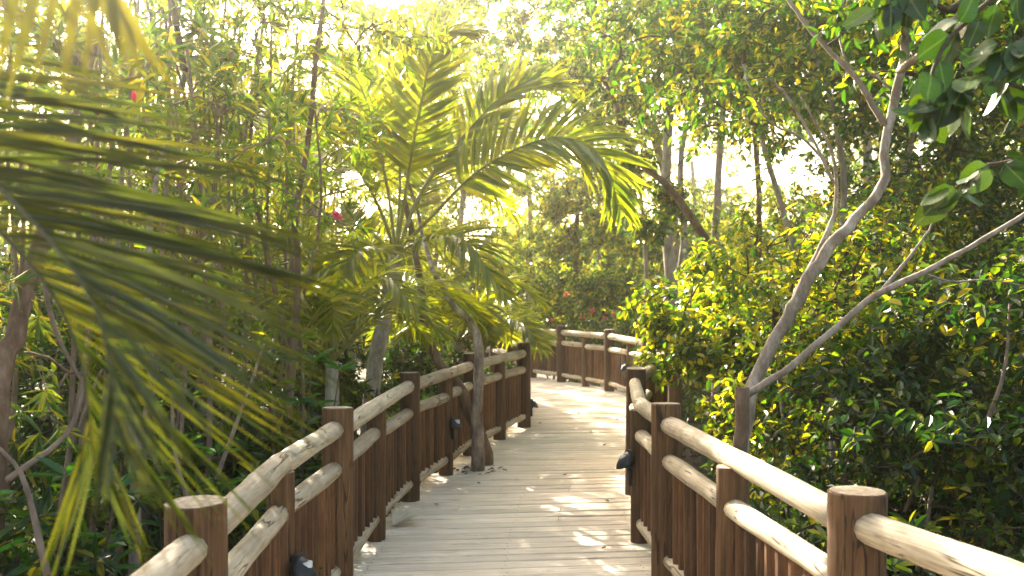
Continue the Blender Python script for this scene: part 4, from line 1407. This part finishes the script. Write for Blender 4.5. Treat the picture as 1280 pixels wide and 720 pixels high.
tree('tree', 'high crowned tree arching over the middle of the picture', 'tree',
     [[gpt(3.4, 19.5), P(850, 330, 19.5), P(820, 180, 19), P(760, 60, 18.6), P(720, -30, 18)]],
     [(P(700, 40, 18.2), (1.9, 1.8, 1.1)), (P(790, 90, 18.6), (1.6, 1.7, 1.0)), (P(640, -10, 18), (1.5, 1.6, 0.9)), (P(740, 150, 18.6), (1.0, 1.2, 0.8)), (P(590, 10, 18.2), (1.1, 1.2, 0.8)), (P(655, 70, 18.4), (0.9, 1.0, 0.6))],
     400, 4, 6, (0.13, 0.065), 'canopy_leaf', 'bark_grey', (0.12, 0.05), clump=0.5)

# ------------------------------------------------------------------ centre: hibiscus and trees beyond the bend
hb = bush('low hibiscus hedge dotted by pink blooms beyond the far curved railing', 1.9, 20.6, 3.0, 1.5, 260, 'canopy_leaf', (0.12, 0.06), low=0.1, cat='shrub')
for px, py in [(708, 368), (740, 390), (728, 397), (757, 398), (768, 393), (690, 400)]:
    flower(hb, P(px, py, 19.1 + random.uniform(-0.1, 0.2)), 0.062 * random.uniform(0.6, 1.1), random.choice(('petal', 'petal_coral', 'petal_coral')))
bush('green hedge left of the hibiscus beyond the bend', -0.3, 22.2, 2.9, 1.6, 260, 'canopy_leaf', (0.12, 0.06), low=0.05)
bush('yellow green thicket right of the hibiscus beyond the bend', 4.0, 18.2, 3.4, 1.4, 280, 'gold_leaf', (0.12, 0.06), low=0.05)
tree('tree', 'small tree draped in golden vine leaves above the hibiscus', 'tree',
     [[gpt(1.4, 22.5), P(720, 330, 22.5), P(724, 260, 22.4), P(745, 200, 22.3)]],
     [(P(745, 235, 22), (1.0, 1.0, 0.6)), (P(705, 280, 22), (0.5, 0.6, 0.7)), (P(770, 280, 22), (0.6, 0.7, 0.6))],
     180, 4, 6, (0.13, 0.07), 'gold_leaf', 'bark_brown', (0.09, 0.04))
tree('tree', 'bushy green tree behind the hibiscus to the right', 'tree',
     [[gpt(3.2, 25), (3.1, 25, 1.5), (3.0, 25, 3.0)]],
     [((3.0, 25, 2.9), (1.7, 1.6, 1.3)), ((1.6, 25, 2.2), (1.2, 1.3, 1.2)), ((4.6, 25, 2.4), (1.4, 1.4, 1.5))],
     210, 4, 6, (0.15, 0.075), 'canopy_leaf', 'bark_grey', (0.1, 0.05))
tree('tree', 'bushy pale tree behind the golden young palm', 'tree',
     [[gpt(-1.9, 24), (-1.9, 24, 1.5), (-1.8, 24, 3.0)]],
     [((-1.9, 24, 2.4), (1.5, 1.5, 1.4)), ((-3.2, 24, 2.2), (1.5, 1.5, 1.6))],
     280, 4, 6, (0.15, 0.075), 'pale_leaf', 'bark_pale', (0.1, 0.05))
far = [
    ('hazy tree left of the bright sky gap', -4.0, 21, 7.2, 2.0, 'pale_leaf'),
    ('hazy crown in the top left glare behind the thin stems', -7.5, 19, 7.6, 2.4, 'pale_leaf'),
    ('farthest hazy tree at the left frame edge', -12.0, 24, 8.6, 3.0, 'pale_leaf'),
    ('thin crowned tree seen through the tall palm fronds', -1.6, 28, 8.8, 2.2, 'gold_leaf'),
    ('yellow lit tree seen far behind the bend', 2.6, 31, 7.0, 2.0, 'gold_leaf'),
    ('far green tree behind the pale trunks', 9.2, 27, 8.5, 2.2, 'canopy_leaf'),
    ('far tree behind the crown of the spreading tree on the right', 13.0, 28, 10, 3.2, 'canopy_leaf'),
    ('distant pale tree left of the farthest bend', -6.5, 31, 10, 3.0, 'pale_leaf'),
    ('tall distant tree closing the view above the tall palm', -3.2, 30, 11.5, 2.8, 'pale_leaf'),
    ('tall distant tree over the far bend at the top centre', 0.4, 31, 11.5, 3.0, 'gold_leaf'),
    ('distant tree glimpsed between the two pale trunks', 6.2, 33, 8.5, 2.4, 'gold_leaf'),
]
for lb, x, y, h, r, lm in far:
    t = GROUND_Z + h
    tall = h > 11
    tree('tree', lb, 'tree', [[gpt(x, y), (x + random.uniform(-.3, .3), y, h * 0.35), (x + random.uniform(-.5, .5), y, h * 0.7)]],
         [((x, y, t * 0.75), (r, r * 0.9, h * 0.2)), ((x + r * 0.7, y, t * 0.5), (r * 0.7, r * 0.7, h * 0.18)), ((x - r * 0.7, y + 0.3, t * 0.45), (r * 0.75, r * 0.7, h * 0.2)), ((x, y, t * (0.85 if tall else 0.22)), (r * 0.9, r * 0.8, h * 0.16))],
         430 if tall else 330, 4, 6, (0.17, 0.085), lm, 'bark_grey', (0.13, 0.06), clump=0.5)


# undergrowth and the wood beyond
def undergrowth():
    n = 5200
    x = RNG.uniform(-8, 9, n)
    y = RNG.uniform(2.0, 19, n)
    lx = np.interp(y, STL[:, 1], STL[:, 0])
    rx = np.interp(y, STR[:10, 1], STR[:10, 0])
    ok = ((x < lx - 0.45) | (x > rx + 0.45)) & (np.abs(x) < 0.6 * y + 1.5) & ~((y > 11.5) & (x > -5) & (x < 2.6))
    x, y = x[ok], y[ok]
    m = len(x)
    h = RNG.uniform(0.15, 0.75, m)
    k = 9
    base = np.column_stack([x, y, np.full(m, GROUND_Z)])
    tip = base + np.column_stack([RNG.normal(size=m) * 0.12, RNG.normal(size=m) * 0.12, h])
    mb = MB()
    mb.add(*straight_tubes(base, tip, np.full(m, 0.004), np.full(m, 0.002), 3), 0)
    q = np.repeat(np.arange(m), k)
    u = RNG.uniform(0.35, 1.0, len(q))
    pb = base[q] + (tip - base)[q] * u[:, None]
    D = unit(np.column_stack([RNG.normal(size=len(q)), RNG.normal(size=len(q)), RNG.uniform(-0.5, 0.8, len(q))]))
    mb.add(*leaves(pb, D, unit(np.array([0, 0, 1.0]) + rand_dirs(len(q)) * 0.5), RNG.uniform(0.06, 0.13, len(q)), RNG.uniform(0.025, 0.05, len(q))), 1, False)
    obj('undergrowth', mb.mesh('undergrowth', [M['twig'], M['dark_leaf']]), kind='stuff')


undergrowth()


def far_wood():
    n = 60000
    a = RNG.uniform(-0.75, 0.75, n)
    d = RNG.uniform(36, 48, n)
    x, y = np.sin(a) * d, np.cos(a) * d
    ridge = 4.2 + 1.0 * np.sin(a * 13) + 0.7 * np.sin(a * 29 + 1) + 0.5 * np.sin(a * 61 + 2)
    z = GROUND_Z + RNG.uniform(0, 1, n) ** 0.8 * ridge
    keep = RNG.uniform(0, 1, n) < 0.35 + 0.65 * (np.sin(x * 1.7) * np.sin(z * 1.9 + y) > -0.3)
    x, y, z = x[keep], y[keep], z[keep]
    m = len(x)
    V, F = leaves(np.column_stack([x, y, z]), rand_dirs(m) + np.array([0, 0, -0.3]), rand_dirs(m) + np.array([0, -0.4, 0.5]), RNG.uniform(0.25, 0.5, m), RNG.uniform(0.15, 0.28, m))
    obj('far_wood', make_mesh('far_wood', V, [F], [M['pale_leaf']], smooth=False), kind='stuff')


far_wood()


# dead sticks leaning in the shade on the left
def stick(label, a, b, r):
    a, b = np.array(a), np.array(b)
    mid = (a + b) / 2 + RNG.normal(size=3) * 0.05
    V, F = tube(smooth_path([a, mid, b], 8), np.linspace(r, r * 0.5, 8), 6, 0.08)
    o = obj('dead_branch', MB().add(V, F, 0, True).mesh('dead_branch', [M['reed']]))
    tag(o, label, 'branch', 'dead sticks leaning in the undergrowth')


STK = [((50, 330, 4.5), (130, 520, 4.3)), ((10, 600, 3.8), (110, 420, 4.4)), ((210, 390, 5.2), (90, 560, 4.6)), ((270, 600, 5.0), (330, 430, 5.6)), ((60, 720, 3.4), (0, 560, 3.6)), ((240, 640, 4.3), (215, 480, 4.6)),
       ((1130, 640, 6), (1240, 380, 6.2)), ((1100, 510, 6.5), (1170, 390, 6.7)), ((1220, 560, 5.4), (1262, 380, 5.6))]
LBS = ['bare stick crossing under the brown trunk at the left', 'dead stick slanting up from the left edge', 'long dead stick crossing behind the hanging frond tips', 'dead stick leaning behind the nearest left handrail',
       'dead stick in the bottom left corner', 'short bare stick behind the nearest left post', 'bare grey stick slanting up right among the dark shrubs', 'pale dead stick beneath the bare forked branch', 'thin pale stick near the right frame edge']
for (a, b), lb in zip(STK, LBS):
    stick(lb, P(*a), P(*b), 0.014)

# dry palm leaf by the left railing, coloured pale to paint a sun patch
dl = thing('sunlit_dry_leaf', 'dry torn palm leaf coloured as a sun patch on the boards by the left railing', 'leaf', (-0.72, 6.9, 0.006))
mbd = MB()
for k in range(9):
    a = 0.4 + k * 0.16
    V, F = LFT[0]
    d = np.array([math.cos(a), math.sin(a) * 1.0, 0.16 + 0.1 * (k % 3)])
    d = unit(d)
    s = unit(np.cross((0, 0, 1.0), d))
    u = np.cross(d, s)
    L = 0.3 + 0.02 * (k % 4)
    mbd = MB()
    mbd.add(np.array((-0.82, 6.95, 0.02)) + np.outer(V[:, 0] * L, d) + np.outer(V[:, 1] * 0.035, s) + np.outer(V[:, 2] * 0.15, u), F, 0, True)
    obj('leaflet', mbd.mesh('leaflet', [M['sunlit_dry_leaf']]), dl)

# ------------------------------------------------------------------ haze
hm = bpy.data.materials.new('haze')
hm.use_nodes = True
hn = hm.node_tree
for nd in list(hn.nodes):
    if nd.type != 'OUTPUT_MATERIAL':
        hn.nodes.remove(nd)
pv = hn.nodes.new('ShaderNodeVolumePrincipled')
pv.inputs['Color'].default_value = (1.0, 0.97, 0.9, 1)
pv.inputs['Density'].default_value = HAZE_DENSITY
pv.inputs['Anisotropy'].default_value = HAZE_ANISO
out = [x for x in hn.nodes if x.type == 'OUTPUT_MATERIAL'][0]
hn.links.new(pv.outputs[0], out.inputs['Volume'])
x0, x1, y0, y1, z0, z1 = -175, 175, -35, 210, GROUND_Z - 1.3, 13.0
V = np.array([(x, y, z) for x in (x0, x1) for y in (y0, y1) for z in (z0, z1)], float)
F = np.array([(0, 1, 3, 2), (4, 6, 7, 5), (0, 4, 5, 1), (2, 3, 7, 6), (0, 2, 6, 4), (1, 5, 7, 3)])
obj('haze', make_mesh('haze', V, [F], [hm], smooth=False), kind='stuff')
